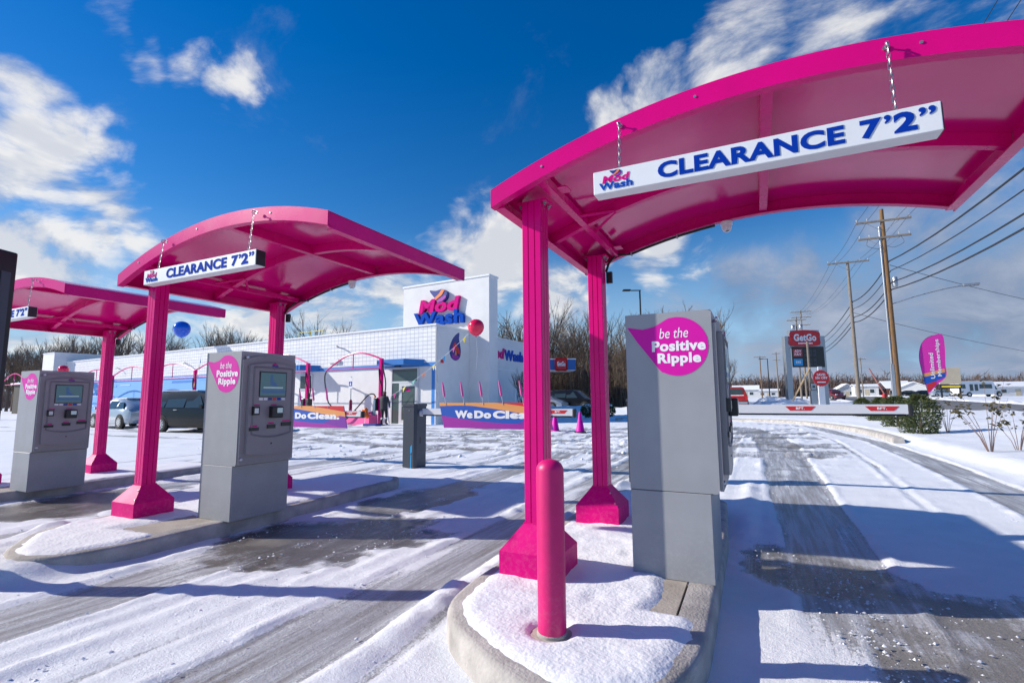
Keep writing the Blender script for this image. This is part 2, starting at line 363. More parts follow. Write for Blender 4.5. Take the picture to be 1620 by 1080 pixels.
# ------------------------------------------------------------------ value noise for heights
_rng = np.random.RandomState(3); _tab = _rng.rand(256, 256)
def vnoise(x, y):
    xi = np.floor(x).astype(int); yi = np.floor(y).astype(int); fx = x-xi; fy = y-yi
    fx = fx*fx*(3-2*fx); fy = fy*fy*(3-2*fy); g = lambda a, b: _tab[a & 255, b & 255]
    return (g(xi, yi)*(1-fx)+g(xi+1, yi)*fx)*(1-fy)+(g(xi, yi+1)*(1-fx)+g(xi+1, yi+1)*fx)*fy
def fbm(x, y, o=4):
    t = 0; a = .5; 
    for i in range(o): t = t+a*vnoise(x*2**i+17*i, y*2**i+31*i); a *= .5
    return t/(1-.5**o)
def sstep(a, b, x): t = np.clip((x-a)/(b-a), 0, 1); return t*t*(3-2*t)

# ------------------------------------------------------------------ ground
def ground_material():
    m = bpy.data.materials.new('snowy driveway'); m.use_nodes = True; nt = m.node_tree; N = nt.nodes; L = nt.links
    b = N['Principled BSDF']
    def nd(t, **k):
        n = N.new(t)
        for a, c in k.items(): setattr(n, a, c)
        return n
    tc = nd('ShaderNodeTexCoord'); P = tc.outputs['Object']
    def noise(scale, det=6, rough=.55, st=None):
        n = nd('ShaderNodeTexNoise'); n.inputs['Scale'].default_value = scale; n.inputs['Detail'].default_value = det; n.inputs['Roughness'].default_value = rough
        if st:
            mp = nd('ShaderNodeMapping'); mp.inputs['Scale'].default_value = st; L.new(P, mp.inputs[0]); L.new(mp.outputs[0], n.inputs[0])
        else: L.new(P, n.inputs[0])
        return n.outputs[0]
    def mth(op, a, b_, clamp=False):
        n = nd('ShaderNodeMath', operation=op, use_clamp=clamp)
        for i, x in enumerate((a, b_)):
            if isinstance(x, (int, float)): n.inputs[i].default_value = x
            else: L.new(x, n.inputs[i])
        return n.outputs[0]
    def rng(x, a, c, lo=0, hi=1):
        n = nd('ShaderNodeMapRange', interpolation_type='SMOOTHSTEP'); L.new(x, n.inputs[0])
        for i, q in enumerate((a, c, lo, hi)): n.inputs[i+1].default_value = q
        return n.outputs[0]
    def mix(f, a, c):
        n = nd('ShaderNodeMixRGB')
        for i, x in enumerate((f, a, c)):
            if isinstance(x, tuple): n.inputs[i].default_value = (*x, 1)
            else: L.new(x, n.inputs[i])
        return n.outputs[0]
    snow = nd('ShaderNodeAttribute', attribute_name='snow').outputs['Fac']
    wet = nd('ShaderNodeAttribute', attribute_name='wet').outputs['Fac']
    fine = noise(28, 8, .68); streak = noise(22, 7, .62, (1.0, .05, 1)); mid = noise(3.2, 6); grit = noise(170, 3, .7); thin = noise(75, 4, .6, (1.0, .02, 1))
    v = mth('ADD', snow, mth('MULTIPLY', mth('SUBTRACT', mth('ADD', mth('MULTIPLY', fine, .40), mth('ADD', mth('MULTIPLY', streak, .35), mth('MULTIPLY', thin, .25))), .5), 1.15))
    fine2 = noise(95, 5, .75); v = mth('ADD', v, mth('MULTIPLY', mth('SUBTRACT', fine2, .5), .55)); f = rng(v, .38, .56)
    conc = mix(mid, (.27, .245, .215), (.17, .157, .142)); conc = mix(rng(grit, .4, .75), conc, (.34, .315, .285))
    conc = mix(mth('MULTIPLY', wet, .6), conc, (.085, .074, .062))
    ice = mix(rng(streak, .35, .65), (.34, .33, .34), (.56, .57, .60))
    ic = rng(v, .06, .36)
    base = mix(ic, conc, ice)
    sn = mix(rng(mid, .3, .7), (.86, .87, .90), (.80, .815, .85))
    col = mix(f, base, sn); L.new(col, b.inputs['Base Color'])
    rg = mth('ADD', mth('MULTIPLY', f, .35), mth('SUBTRACT', .42, mth('MULTIPLY', wet, .27)), True); L.new(rg, b.inputs['Roughness'])
    b.inputs['Specular IOR Level'].default_value = .4
    h = mth('ADD', mth('MULTIPLY', f, .55), mth('ADD', mth('MULTIPLY', fine, .6), mth('ADD', mth('MULTIPLY', streak, .25), mth('ADD', mth('MULTIPLY', grit, .15), mth('MULTIPLY', fine2, .35)))))
    bp = nd('ShaderNodeBump'); bp.inputs['Strength'].default_value = .7; bp.inputs['Distance'].default_value = .02
    L.new(h, bp.inputs['Height']); L.new(bp.outputs[0], b.inputs['Normal'])
    return m
M['drive'] = ground_material()

KY = [-5, 14.6, 17, 20.1, 22, 23.9, 25, 25.8, 26.6, 27.2]; KX = [3.4, 2.85, 2.8, 2.46, 2.0, 1.4, .6, -.3, -2.5, -7]
def lawn(X, Y):
    k = np.interp(Y, KY, KX); d = np.where(Y > 27.2, (X+9)/2, X-k)
    return d
ISL_OFF = [(0, 0, 0), (-4.066, .004, -.05), (-8.25, .19, -.098)]
def make_ground():
    def axis(segs):
        a = []
        for lo, hi, st in segs: a += list(np.arange(lo, hi-1e-6, st))
        return np.array(a+[segs[-1][1]])
    xs = axis([(-60, -20, 1.2), (-20, -12, .25), (-12, -6.2, .08), (-6.2, 3.2, .033), (3.2, 6, .09), (6, 13, .3)])
    ys = axis([(-6, .6, .5), (.6, 5.2, .033), (5.2, 9, .07), (9, 16, .14), (16, 40, .4)])
    X, Y = np.meshgrid(xs, ys); G = .0122*np.clip(X, -14, 6)
    n1 = fbm(X*1.3, Y*1.3); n2 = fbm(X*6, Y*6); n3 = fbm(X*9, Y*.8+40)
    wob = (fbm(X*.7+9, Y*.3)-.5)*.11+(fbm(X*5, Y*2.2)-.5)*.045+(fbm(X*24, Y*12)-.5)*.02
    s = np.full(X.shape, .98); h = np.zeros(X.shape); wet = np.zeros(X.shape)
    def track(x0, x1, y0, y1, lvl, soft=.03, ridge=.016, fy=1.2):
        nonlocal s, h
        a = np.interp(Y, *x0) if isinstance(x0, tuple) else x0
        c = np.interp(Y, *x1) if isinstance(x1, tuple) else x1
        e = np.minimum(X+wob-a, c-X-wob); inside = sstep(-soft, soft, e)
        win = sstep(y0-fy, y0+fy, Y)*(1-sstep(y1-fy, y1+fy, Y)); k = inside*win
        s = s*(1-k)+np.minimum(s, lvl+.55*(n3-.5)+.25*(n1-.5))*k
        h += ridge*np.exp(-((e+.045)/.035)**2)*win*np.maximum(n2*2.6-.75, 0)
    def pool(cx, cy, rx, ry, w=1, lvl=.02):
        nonlocal s, wet
        d = np.sqrt(((X-cx)/rx)**2+((Y-cy)/ry)**2)+(n1-.5)*.7+(n2-.5)*.45; k = 1-sstep(.72, 1.05, d)
        s = s*(1-k)+np.minimum(s, lvl+.30*(n2-.35))*k; wet = np.maximum(wet, w*k*sstep(.25, .6, n1+.12))
    # lane between the middle and the near island
    track(-2.32, -1.74, -4, 6, .40); track(-2.30, -1.72, 5, 15, .46)
    track(-4.02, -3.42, -4, 3, .42); track(-4.0, -3.44, 4, 11, .32)
    track(-2.95, -2.72, -4, 2.2, .75, ridge=.012); 
    for xa, ya, yb, lv in ((-3.02, 3.5, 16, .56), (-2.62, 5, 18, .60), (-1.15, 6.8, 18, .50), (-.62, 6.8, 18, .55), (-4.75, 6.6, 16, .50), (-5.15, 8.2, 17, .52), (-6.05, 6.5, 17, .48), (-7.05, 3, 16, .52), (-7.35, 5, 16, .5), (-9.1, 6.5, 16, .5), (-11.2, 3, 15, .48), (-12.4, 3, 15, .5)):
        track(xa, xa+.19, ya, yb, lv, ridge=.012)
    for xa, ya, yb in ((-2.72, -3, 4), (-3.18, -3, 3), (-1.58, -3, 3.2)): track(xa, xa+.10, ya, yb, .62, ridge=.008)
    # lane beyond the middle island
    track(-6.38, -5.85, -3, 8, .35); track(-8.15, -7.5, -3, 10, .32); track(-6.9, -6.6, 0, 4, .6)
    track(-10.6, -10.1, 0, 10, .4)
    # lane on the right
    rx0 = ([2, 4, 7, 14, 20, 25], [.19, .13, .08, -.05, -.9, -3]); rx1 = ([2, 4, 7, 14, 20, 25], [.66, .70, .74, .78, .1, -2])
    track(rx0, rx1, 2.6, 22, .34); 
    track(([5, 10, 15, 22, 26], [2.08, 2.3, 2.35, 1.5, -1.5]), ([5, 10, 15, 22, 26], [2.62, 2.78, 2.72, 2.0, -1]), 3, 25, .34)
    track(([5, 10, 15, 22, 26], [1.35, 1.6, 1.65, .9, -2]), ([5, 10, 15, 22, 26], [1.42, 1.68, 1.75, 1.05, -1.9]), 6, 25, .6, ridge=.012)
    pool(-3.45, 3.3, 1.0, 1.15); pool(-3.7, 5.0, .55, 1.1, .5, .08); pool(-7.6, 3.4, 1.05, 1.2); pool(.22, 3.95, .55, .55, .7, .08)
    k = sstep(.36, .42, X+wob*.6)*(1-sstep(3.35, 3.9, Y+(n1-.5)*.9-.25*np.maximum(X-.4, 0)+.35*np.maximum(X-1.2, 0))); s = s*(1-k)+np.minimum(s, .16+.75*(n2-.5))*k; wet = np.maximum(wet, .25*k*n1)
    # thin dusting towards the viewer on the right lane
    k = sstep(-.3, -.1, X)*(1-sstep(.35, .5, X+wob))*(1-sstep(3.4, 3.9, Y)); s = s*(1-k)+np.minimum(s, .70)*k
    # trampled yard in front of the building: crossing wheel tracks, lumps
    yard = sstep(7, 10, Y)*(1-sstep(1.0, 2.2, X))*(1-sstep(20.5, 21.5, Y))+sstep(-5.6, -7, X)*sstep(5, 8, Y)*0
    yard = np.clip(yard, 0, 1)
    for cx, cy, rad, w in [(-6, 30, 19.5, .3), (-6, 30, 17.8, .3), (-9, 26, 13.2, .25), (-9, 26, 11.6, .28), (-4, 33, 22.5, .3), (-4, 33, 20.7, .3), (-16, 34, 20, .3), (-16, 34, 18.2, .3), (-22, 40, 27, .35), (-22, 40, 25.2, .35), (-3, 24, 9, .25), (-3, 24, 7.4, .25)]:
        d = np.abs(np.hypot(X-cx, (Y-cy))-rad+wob*3); k = (1-sstep(w*.6, w, d))*yard
        s = s*(1-k)+np.minimum(s, .38+.5*(n2-.5)+.7*(n1-.5))*k; h += .03*np.exp(-((d-w-.05)/.09)**2)*yard*n2*1.6
    for yy, w in [(11.2, .3), (12.9, .25), (15.3, .4), (17.0, .3), (18.6, .4)]:
        d = np.abs(Y-yy-.03*(X+12)+wob*4); k = (1-sstep(w*.6, w, d))*yard*.9
        s = s*(1-k)+np.minimum(s, .40+.5*(n2-.5)+.6*(n1-.5))*k; h += .035*np.exp(-((d-w-.08)/.1)**2)*yard*n2*1.5
    s = s-yard*sstep(.52, .66, fbm(X*1.1+50, Y*2.4))*.36
    h += yard*(.05*np.maximum(fbm(X*2.2+7, Y*2.2)-.52, 0)*4*n2)
    # snow pushed against the kerbs
    for dx, dy, _ in ISL_OFF:
        e = X-(dx-1.53); h += .05*np.exp(-((e+.12)/.11)**2)*sstep(1.9, 2.3, Y)*(1-sstep(6, 8, Y))*(.3+1.4*n2)
        nose = np.hypot((X-dx+.86)/.72, (Y-dy-2.42)/.80)
        if dx: h += .122*np.exp(-(np.maximum(nose-.98, 0)/.22)**2)*(1-sstep(2.3, 2.9, Y))*(1-sstep(dx-.55, dx-.15, X-.25*(1.9-Y)))*(.9+.3*(n2-.5))
        e = X-(dx-.24); h += .03*np.exp(-((e-.10)/.08)**2)*sstep(4.2, 5, Y)*(1-sstep(7, 8, Y))*(.3+1.4*n2)
    h += .06*np.exp(-((X+1.9+.45*(2.5-Y))/.10)**2)*(1-sstep(2.6, 3.1, Y))*sstep(1.2, 1.6, Y)*(.3+1.3*n2)*0
    d = lawn(X, Y); lw = sstep(.02, .5, d-.1+(n2-.5)*.12); s = np.maximum(s, lw*(Y > 5)); h += lw*(.11+.10*sstep(.4, 3, d)*fbm(X*.5, Y*.5)*1.6+.03*n1)
    kb = np.exp(-((d-.30)/.22)**2)*(Y < 14.4); h += kb*.05*(.5+n1)
    nf = fbm(X*22, Y*22, 3)
    h += .024*np.clip(s, 0, 1)+.012*(n1-.5)*s+.008*(n2-.5)*s+.006*(nf-.5)*s
    Z = G+h-.008
    ny, nx = X.shape; idx = np.arange(nx*ny).reshape(ny, nx)
    V = np.stack([X, Y, Z], -1).reshape(-1, 3)
    F = np.stack([idx[:-1, :-1], idx[:-1, 1:], idx[1:, 1:], idx[1:, :-1]], -1).reshape(-1, 4)
    me = bpy.data.meshes.new('driveway'); me.vertices.add(len(V)); me.vertices.foreach_set('co', V.ravel())
    me.loops.add(F.size); me.loops.foreach_set('vertex_index', F.ravel()); me.polygons.add(len(F))
    me.polygons.foreach_set('loop_start', np.arange(0, F.size, 4)); me.polygons.foreach_set('loop_total', np.full(len(F), 4))
    me.polygons.foreach_set('use_smooth', np.ones(len(F), bool)); me.update(); me.validate()
    for nm, a in (('snow', s), ('wet', wet)):
        at_ = me.attributes.new(nm, 'FLOAT', 'POINT'); at_.data.foreach_set('value', np.clip(a, 0, 1).astype(np.float32).ravel())
    me.materials.append(M['drive'])
    tag(link('driveway', me), kind='structure')
make_ground()
def crumbs():
    # loose lumps of snow kicked up along the wheel tracks
    rd = random.Random(9); vs = []; fs = []
    rows = [(-2.36, .5, 9), (-1.70, .8, 9), (-4.06, .8, 8), (-3.38, .8, 8), (-6.42, 1, 8), (-5.82, 1, 8), (.10, 3.5, 12), (.76, 4, 12), (.40, 2.3, 4), (2.05, 5, 14), (-.12, 4, 8), (-1.66, 1.8, 6), (-2.85, 1, 6)]
    for i in range(3800):
        if i < 2600: x0, a, c = rd.choice(rows); x = x0+rd.gauss(0, .06); y = a+(c-a)*rd.random()**1.5
        elif i < 3100: x = rd.uniform(.2, 1.8); y = rd.uniform(2.3, 4.2)
        else: x = rd.uniform(-14, -1); y = rd.uniform(8, 16)
        r_ = .003+.009*rd.random()**3 if i < 3100 else .015+.04*rd.random()**2; z = gz(x)+(.002 if 2600 <= i < 3100 else .012)+r_*.1; o = len(vs)
        for q in ((1, 0, 0), (-1, 0, 0), (0, 1, 0), (0, -1, 0), (0, 0, .8), (0, 0, -.6), (.6, .6, .4), (-.6, -.5, .4)): vs.append((x+q[0]*r_*rd.uniform(.6, 1.4), y+q[1]*r_*rd.uniform(.6, 1.4), z+q[2]*r_*rd.uniform(.7, 1.2)))
        fs += [(o, o+6, o+4), (o+6, o+2, o+4), (o+2, o+1, o+4), (o+1, o+7, o+4), (o+7, o+3, o+4), (o+3, o, o+4), (o, o+2, o+6), (o+1, o+3, o+7), (o, o+5, o+2), (o+2, o+5, o+1), (o+1, o+5, o+3), (o+3, o+5, o)]
    b = MB(); b.add(vs, fs); tag(b.build('snow_crumbs', 'snow', smooth=60), 'loose lumps of snow scattered along the wheel tracks', 'snow', kind='stuff')
crumbs()
def outer_ground():
    xs = sorted(set(list(np.linspace(-1500, -150, 12))+list(np.linspace(-150, 150, 61))+list(np.linspace(150, 1500, 12))))
    ys = sorted(set(list(np.linspace(-600, -20, 8))+list(np.linspace(-20, 220, 61))+list(np.linspace(220, 2500, 12))))
    vs = [(x, y, hz(x, y)-.06+(.25*math.sin(x*.07)*math.sin(y*.05) if (y > 60 and x < 5) else 0)) for y in ys for x in xs]; n = len(xs)
    b = MB(); b.add(vs, [(j*n+i, j*n+i+1, (j+1)*n+i+1, (j+1)*n+i) for j in range(len(ys)-1) for i in range(n-1)])
    tag(b.build('ground', 'snow', smooth=60), kind='structure')
outer_ground()
# the public road to the right, slush along its edges
M['road'] = mat('slushy asphalt', (.13, .12, .115), .6, var=.6, vscale=1.2, vcol=(.27, .26, .25), stretch=(2.5, .12, 1), bump=.1, bscale=20)
b = MB(); ys = list(np.linspace(-40, 420, 93))
b.add([(x+.9*math.sin(y*.01), y, hz(x, y)+.05+(.0 if 0 else 0)) for y in ys for x in (12.0, 15.5, 19.5, 23.0)], [(j*4+i, j*4+i+1, j*4+5+i, j*4+4+i) for j in range(92) for i in range(3)])
tag(b.build('road', 'road'), kind='structure')
b = MB(); y = 15
rb = random.Random(5)
for side, x0 in ((0, 11.2), (1, 24.2)):
    vs = []; ys = np.linspace(10, 300, 300)
    for yy in ys:
        w = .5+.5*rb.random(); hgt = (.16+.26*rb.random()) if side else (.10+.10*rb.random())
        for t, q in ((-1, 0), (-.45, .8), (0, 1), (.5, .7), (1, 0)): vs.append((x0+.9*math.sin(yy*.01)+t*w*(1.1 if side else .8), yy+rb.random()*.3, hz(x0, yy)-.02+hgt*q))
    b.add(vs, [(j*5+i, j*5+i+1, j*5+6+i, j*5+5+i) for j in range(299) for i in range(4)])
tag(b.build('snow_bank', 'snow', smooth=80), kind='structure')
# concrete kerb that bends with the drive
b = MB(); path = smooth_poly([(2.83, 14.55), (2.8, 17), (2.46, 20.1), (1.4, 23.9), (-.3, 25.8), (-2.5, 26.6), (-7, 27.2)], 8, False)
ring = []
for i, p in enumerate(path):
    a = Vector(path[max(i-1, 0)]); c = Vector(path[min(i+1, len(path)-1)]); t = (c-a).normalized(); nrm = Vector((t.y, -t.x)); q = Vector(p)
    for d, z in ((-.05, -.05), (-.02, .12), (.02, .15), (.17, .15), (.20, -.05)):
        e = q+nrm*d; ring.append((e.x, e.y, gz(e.x)+z))
k = len(path); b.add(ring, [(j*5+i, j*5+(i+1), (j+1)*5+(i+1), (j+1)*5+i) for j in range(k-1) for i in range(4)]+[(0, 1, 2, 3, 4)])
tag(b.build('kerb', 'concrete', smooth=40), kind='structure')

# ------------------------------------------------------------------ kerbed islands
ISL = smooth_poly([(-.235, 2.55), (-.25, 2.2), (-.36, 1.87), (-.58, 1.70), (-.85, 1.74), (-1.12, 1.90), (-1.34, 2.07), (-1.48, 2.28), (-1.53, 2.6)], 6, False)
ISL = [(-.32, 5.5), (-.25, 4.2)]+ISL+[(-1.54, 4.2), (-1.56, 5.5), (-1.40, 5.75), (-.5, 5.75)]
def inset(poly, d):
    out = []; n = len(poly)
    for i in range(n):
        a = Vector(poly[i-1]); p = Vector(poly[i]); c = Vector(poly[(i+1) % n]); t1 = (p-a).normalized(); t2 = (c-p).normalized()
        n1 = Vector((t1.y, -t1.x)); n2_ = Vector((t2.y, -t2.x)); q = (n1+n2_); q = q/max(q.length_squared/2, .5)
        out.append(tuple(p-q*d*-1*SGN))
    return out
A2 = sum(ISL[i-1][0]*ISL[i][1]-ISL[i][0]*ISL[i-1][1] for i in range(len(ISL)))
SGN = -1 if A2 > 0 else 1
def inpoly(x, y, poly):
    c = False; n = len(poly)
    for i in range(n):
        (xa, ya), (xb, yb) = poly[i-1], poly[i]
        if (ya > y) != (yb > y) and x < (xb-xa)*(y-ya)/(yb-ya)+xa: c = not c
    return c
def edge_dist(x, y, poly):
    m = 9e9; n = len(poly); p = Vector((x, y))
    for i in range(n):
        a = Vector(poly[i-1]); e = Vector(poly[i])-a; t = min(max((p-a).dot(e)/max(e.length_squared, 1e-9), 0), 1); m = min(m, (p-a-e*t).length)
    return m
def island(k):
    dx, dy, dz = ISL_OFF[k]
    root = tag(link('island', None, None, (dx, dy, dz)), kind='structure')
    ins = [(0, -.12), (.006, .10), (.018, .122), (.04, .13), (.155, .13), (.16, .11)]
    loops = [[(x, y, z) for x, y in inset(ISL, d)] for d, z in ins]; n = len(ISL); b = MB()
    b.add([p for l in loops for p in l], [(j*n+i, j*n+(i+1) % n, (j+1)*n+(i+1) % n, (j+1)*n+i) for j in range(len(ins)-1) for i in range(n)])
    b.build('kerb', 'concrete', root, smooth=50)
    b = MB(); pl = inset(ISL, .168); b.prism(pl, 'z', -.05, .127); b.build('slab', 'slab', root)
    # snow lying on the slab, swept off beside the kiosk
    inner = inset(ISL, .05 if k == 0 else .05); b = MB(); st = .026
    xs = np.arange(-1.6, -.2, st); ys = np.concatenate([np.arange(1.7, 4.4, st), np.arange(4.4, 5.9, .08)])
    X, Y = np.meshgrid(xs, ys); nn = fbm(X*5+k*13, Y*5); nf = fbm(X*17+k*13, Y*17)
    H = np.zeros(X.shape)
    for j in range(X.shape[0]):
        for i in range(X.shape[1]):
            x, y = X[j, i], Y[j, i]
            d = edge_dist(x, y, inner)*(1 if inpoly(x, y, inner) else -1)+(nn[j, i]-.5)*.05
            if d < -.09: H[j, i] = -.03; continue
            t = min(max((d+.03)/.11, 0), 1); a = -.024+(.024+(.020 if k == 0 else .018))*t**.8+.014*(nn[j, i]-.5)+.010*(nf[j, i]-.5)
            bare = 0
            if k == 0:
                bare = 1.5-1.5*max(abs((x+.36)/.21), abs((y-2.83)/.33)) if x > -.62 else 0
                bare = max(bare, 1.6-math.hypot(x+.86, y-2.15)/.075)
                if x > -.32 and y > 2.7: bare = max(bare, .6)
            else:
                bare = 2.0-2.0*max(abs((x+.52)/.36), abs((y-2.78)/.36))
                if x > -.30 and y > 2.3: bare = max(bare, .6)
            H[j, i] = a-.055*min(max(bare+(nn[j, i]-.5)*1.2, 0), 1)
    ny, nx = X.shape; vs = [(X[j, i], Y[j, i], .1285+H[j, i]) for j in range(ny) for i in range(nx)]
    fs = []
    for j in range(ny-1):
        for i in range(nx-1):
            q = [(j, i), (j, i+1), (j+1, i+1), (j+1, i)]
            if max(H[a] for a in q) > -.012: fs.append([a*nx+c for a, c in q])
    b.add(vs, fs); me = b.mesh('snow_cover', 80); me.materials.append(M['snow']); link('snow_cover', me, root)
    tag(COL.objects[-1], kind='stuff')
    return root
for k in range(3): island(k)

def shifted(b, o): b.v = [(x-o[0], y-o[1], z-o[2]) for x, y, z in b.v]; return b
# ------------------------------------------------------------------ pay lane canopies
PX, PYN, PYF, Z0 = -1.217, 2.854, 4.227, .13
FX0, FX1, FY0, FY1 = -1.385, 1.335, 2.568, 4.47
def zt(x): return 2.74-.134*(x-.2)**2
XS = [FX0+(FX1-FX0)*i/40 for i in range(41)]
def post_profile(h=.0635, g=.0055, w=.004):
    side = [(-h+.004, -h)]
    for c in (-h*.34, h*.34): side += [(c-w, -h), (c-w*.4, -h+g), (c+w*.4, -h+g), (c+w, -h)]
    side += [(h-.004, -h)]
    out = []
    for k in range(4):
        a = k*math.pi/2; out += [(x*math.cos(a)-y*math.sin(a), x*math.sin(a)+y*math.cos(a)) for x, y in side]
    return out
def arc_member(y0, y1, dtop, dbot, flange=0, fdir=1, x0=FX0, x1=FX1):
    # a curved plate that follows the roof line, with an inward bottom flange
    xs = [x0+(x1-x0)*i/40 for i in range(41)]; b = MB()
    sec = [(y0, dtop), (y1, dtop), (y1, dbot), (y0, dbot)]
    if flange:
        yo, yi = (y0, y1) if fdir > 0 else (y1, y0)
        sec = [(yo, dtop), (yi, dtop), (yi, dbot-.008), (yi+fdir*flange, dbot-.008), (yi+fdir*flange, dbot), (yo, dbot)]
    n = len(sec); vs = [(x, y, zt(x)-d) for x in xs for y, d in sec]
    b.add(vs, [(j*n+i, j*n+(i+1) % n, (j+1)*n+(i+1) % n, (j+1)*n+i) for j in range(40) for i in range(n)]+[list(range(n)), list(range(40*n, 41*n))])
    return b
def make_canopy():
    O = (PX, PYN, Z0)
    root = thing('pay_canopy', 'x', 'canopy', O)
    def put(b, name, m='pink', par=root, sm=None): return shifted(b, O).build(name, m, par, sm)
    pr = post_profile()
    for py in (PYN, PYF):
        p = put(MB().prism([(x+PX, y+py) for x, y in pr], 'z', .30, zt(PX)-.085), 'post')
        b = MB(); h, t = .177, .070
        rings = [(h, .125), (h, .272), (t, .412), (t, .418)]
        vs = [(PX+sx*r, py+sy*r, z) for r, z in rings for sx, sy in ((-1, -1), (1, -1), (1, 1), (-1, 1))]
        b.add(vs, [(j*4+i, j*4+(i+1) % 4, j*4+4+(i+1) % 4, j*4+4+i) for j in range(3) for i in range(4)]+[(12, 13, 14, 15)])
        sk = put(b, 'post_skirt', 'pink_skirt')
        for q, z in ((.150, .305), (.098, .375)): put(MB().ball((PX+q-.004, py-q-.004, z), .007, 5), 'screw', 'galv', sk)
    # curved plates: front, back, middle
    put(arc_member(FY0, FY0+.006, 0, .112, .05, 1), 'front_fascia', sm=30)
    for x in (-1.05, -.2, .72): put(MB().lathe([(.007, -.004), (.007, 0)], 8, (x, FY0-.0005, zt(x)-.05), 'y'), 'screw', 'galv')
    put(arc_member(FY1-.006, FY1, 0, .112, .05, -1), 'rear_fascia', sm=30)
    put(arc_member(3.505, 3.517, .012, .092, .04, 1, FX0+.012, FX1-.012), 'middle_rib', sm=30)
    # beams across
    b = MB(); z = zt(FX0)
    b.box(FX0, FX0+.008, FY0+.008, FY1-.008, z-.105, z-.004).box(FX0+.008, FX0+.065, FY0+.055, FY1-.055, z-.105, z-.097); put(b, 'end_beam')
    b = MB(); z = zt(FX1)
    b.box(FX1-.008, FX1, FY0+.008, FY1-.008, z-.125, z-.004).box(FX1-.065, FX1-.008, FY0+.055, FY1-.055, z-.125, z-.117); put(b, 'end_beam')
    b = MB(); z = zt(.13); b.box(.10, .155, FY0+.058, FY1-.058, z-.098, z-.012); put(b, 'cross_rib')
    b = MB(); z = zt(-1.085); b.box(-1.112, -1.062, FY0+.058, FY1-.058, z-.098, z-.045); put(b, 'post_beam')
    for py in (PYN, PYF):
        b = MB(); z = zt(PX)
        b.box(-1.32, -1.118, py-.055, py+.055, z-.094, z-.080)
        pl = put(b, 'cap_plate')
        for x in (-1.30, -1.135):
            for y in (py-.035, py+.035): put(MB().lathe([(.006, -.024), (.006, -.012), (.013, -.011), (.013, 0)], 6, (x, y, z-.095)), 'bolt', 'galv', pl)
        b = MB(); b.box(-1.05, -.985, py-.05, py+.05, zt(-1.02)-.098, zt(-1.02)-.090); put(b, 'clip')
    for s in (-1, 1):
        b = MB(); p0 = Vector((-1.08, 3.511+s*.20, zt(-1.08)-.085)); p1 = Vector((-.86, 3.511+s*.012, zt(-.86)-.085))
        b.tube([p0, p1], .014, 4); put(b, 'gusset')
    # thin curved skin with a small drip edge
    b = MB(); vs = []
    for x in XS:
        vs += [(x, FY0+.007, zt(x)-.001), (x, FY1-.007, zt(x)-.001), (x, FY1-.007, zt(x)-.011), (x, FY0+.007, zt(x)-.011)]
    b.add(vs, [(j*4+i, j*4+(i+1) % 4, j*4+4+(i+1) % 4, j*4+4+i) for j in range(40) for i in range(4)]+[(0, 1, 2, 3), (160, 161, 162, 163)])
    put(b, 'roof_skin', 'pink_gloss', sm=30)
    # wiring conduit along the back plate down to the far post
    b = MB(); path = [(-1.14, PYF+.04, 2.26), (-1.13, PYF+.09, 2.34), (-1.09, PYF+.17, zt(-1.05)-.10)]+[(x, FY1-.03, zt(x)-.126) for x in (-.95, -.8, -.65, -.5, -.35, -.24)]
    b.tube(path, .011, 8); cn = put(b, 'conduit', 'rubber', sm=50)
    for x in (-.95, -.55): put(MB().box(x-.006, x+.006, FY1-.048, FY1-.012, zt(x)-.142, zt(x)-.113), 'strap', 'galv', cn)
    b = MB(); b.box(-1.15, -1.10, PYF+.066, PYF+.10, 2.16, 2.26); put(b, 'junction_box', 'rubber')
    return root
def canopy_label(i): return ['pink arched canopy on the kerb island with the pink bollard', 'pink arched canopy over the kiosk beside the dark menu totem', 'pink arched canopy half hidden behind the dark menu totem, farthest from the road'][i]
can0 = make_canopy()
for i, (dx, dy, dz) in enumerate(ISL_OFF):
    c = can0 if i == 0 else copy_tree(can0, None, (PX+dx, PYN+dy, Z0+dz))
    tag(c, canopy_label(i), 'canopy', 'pay lane canopies')

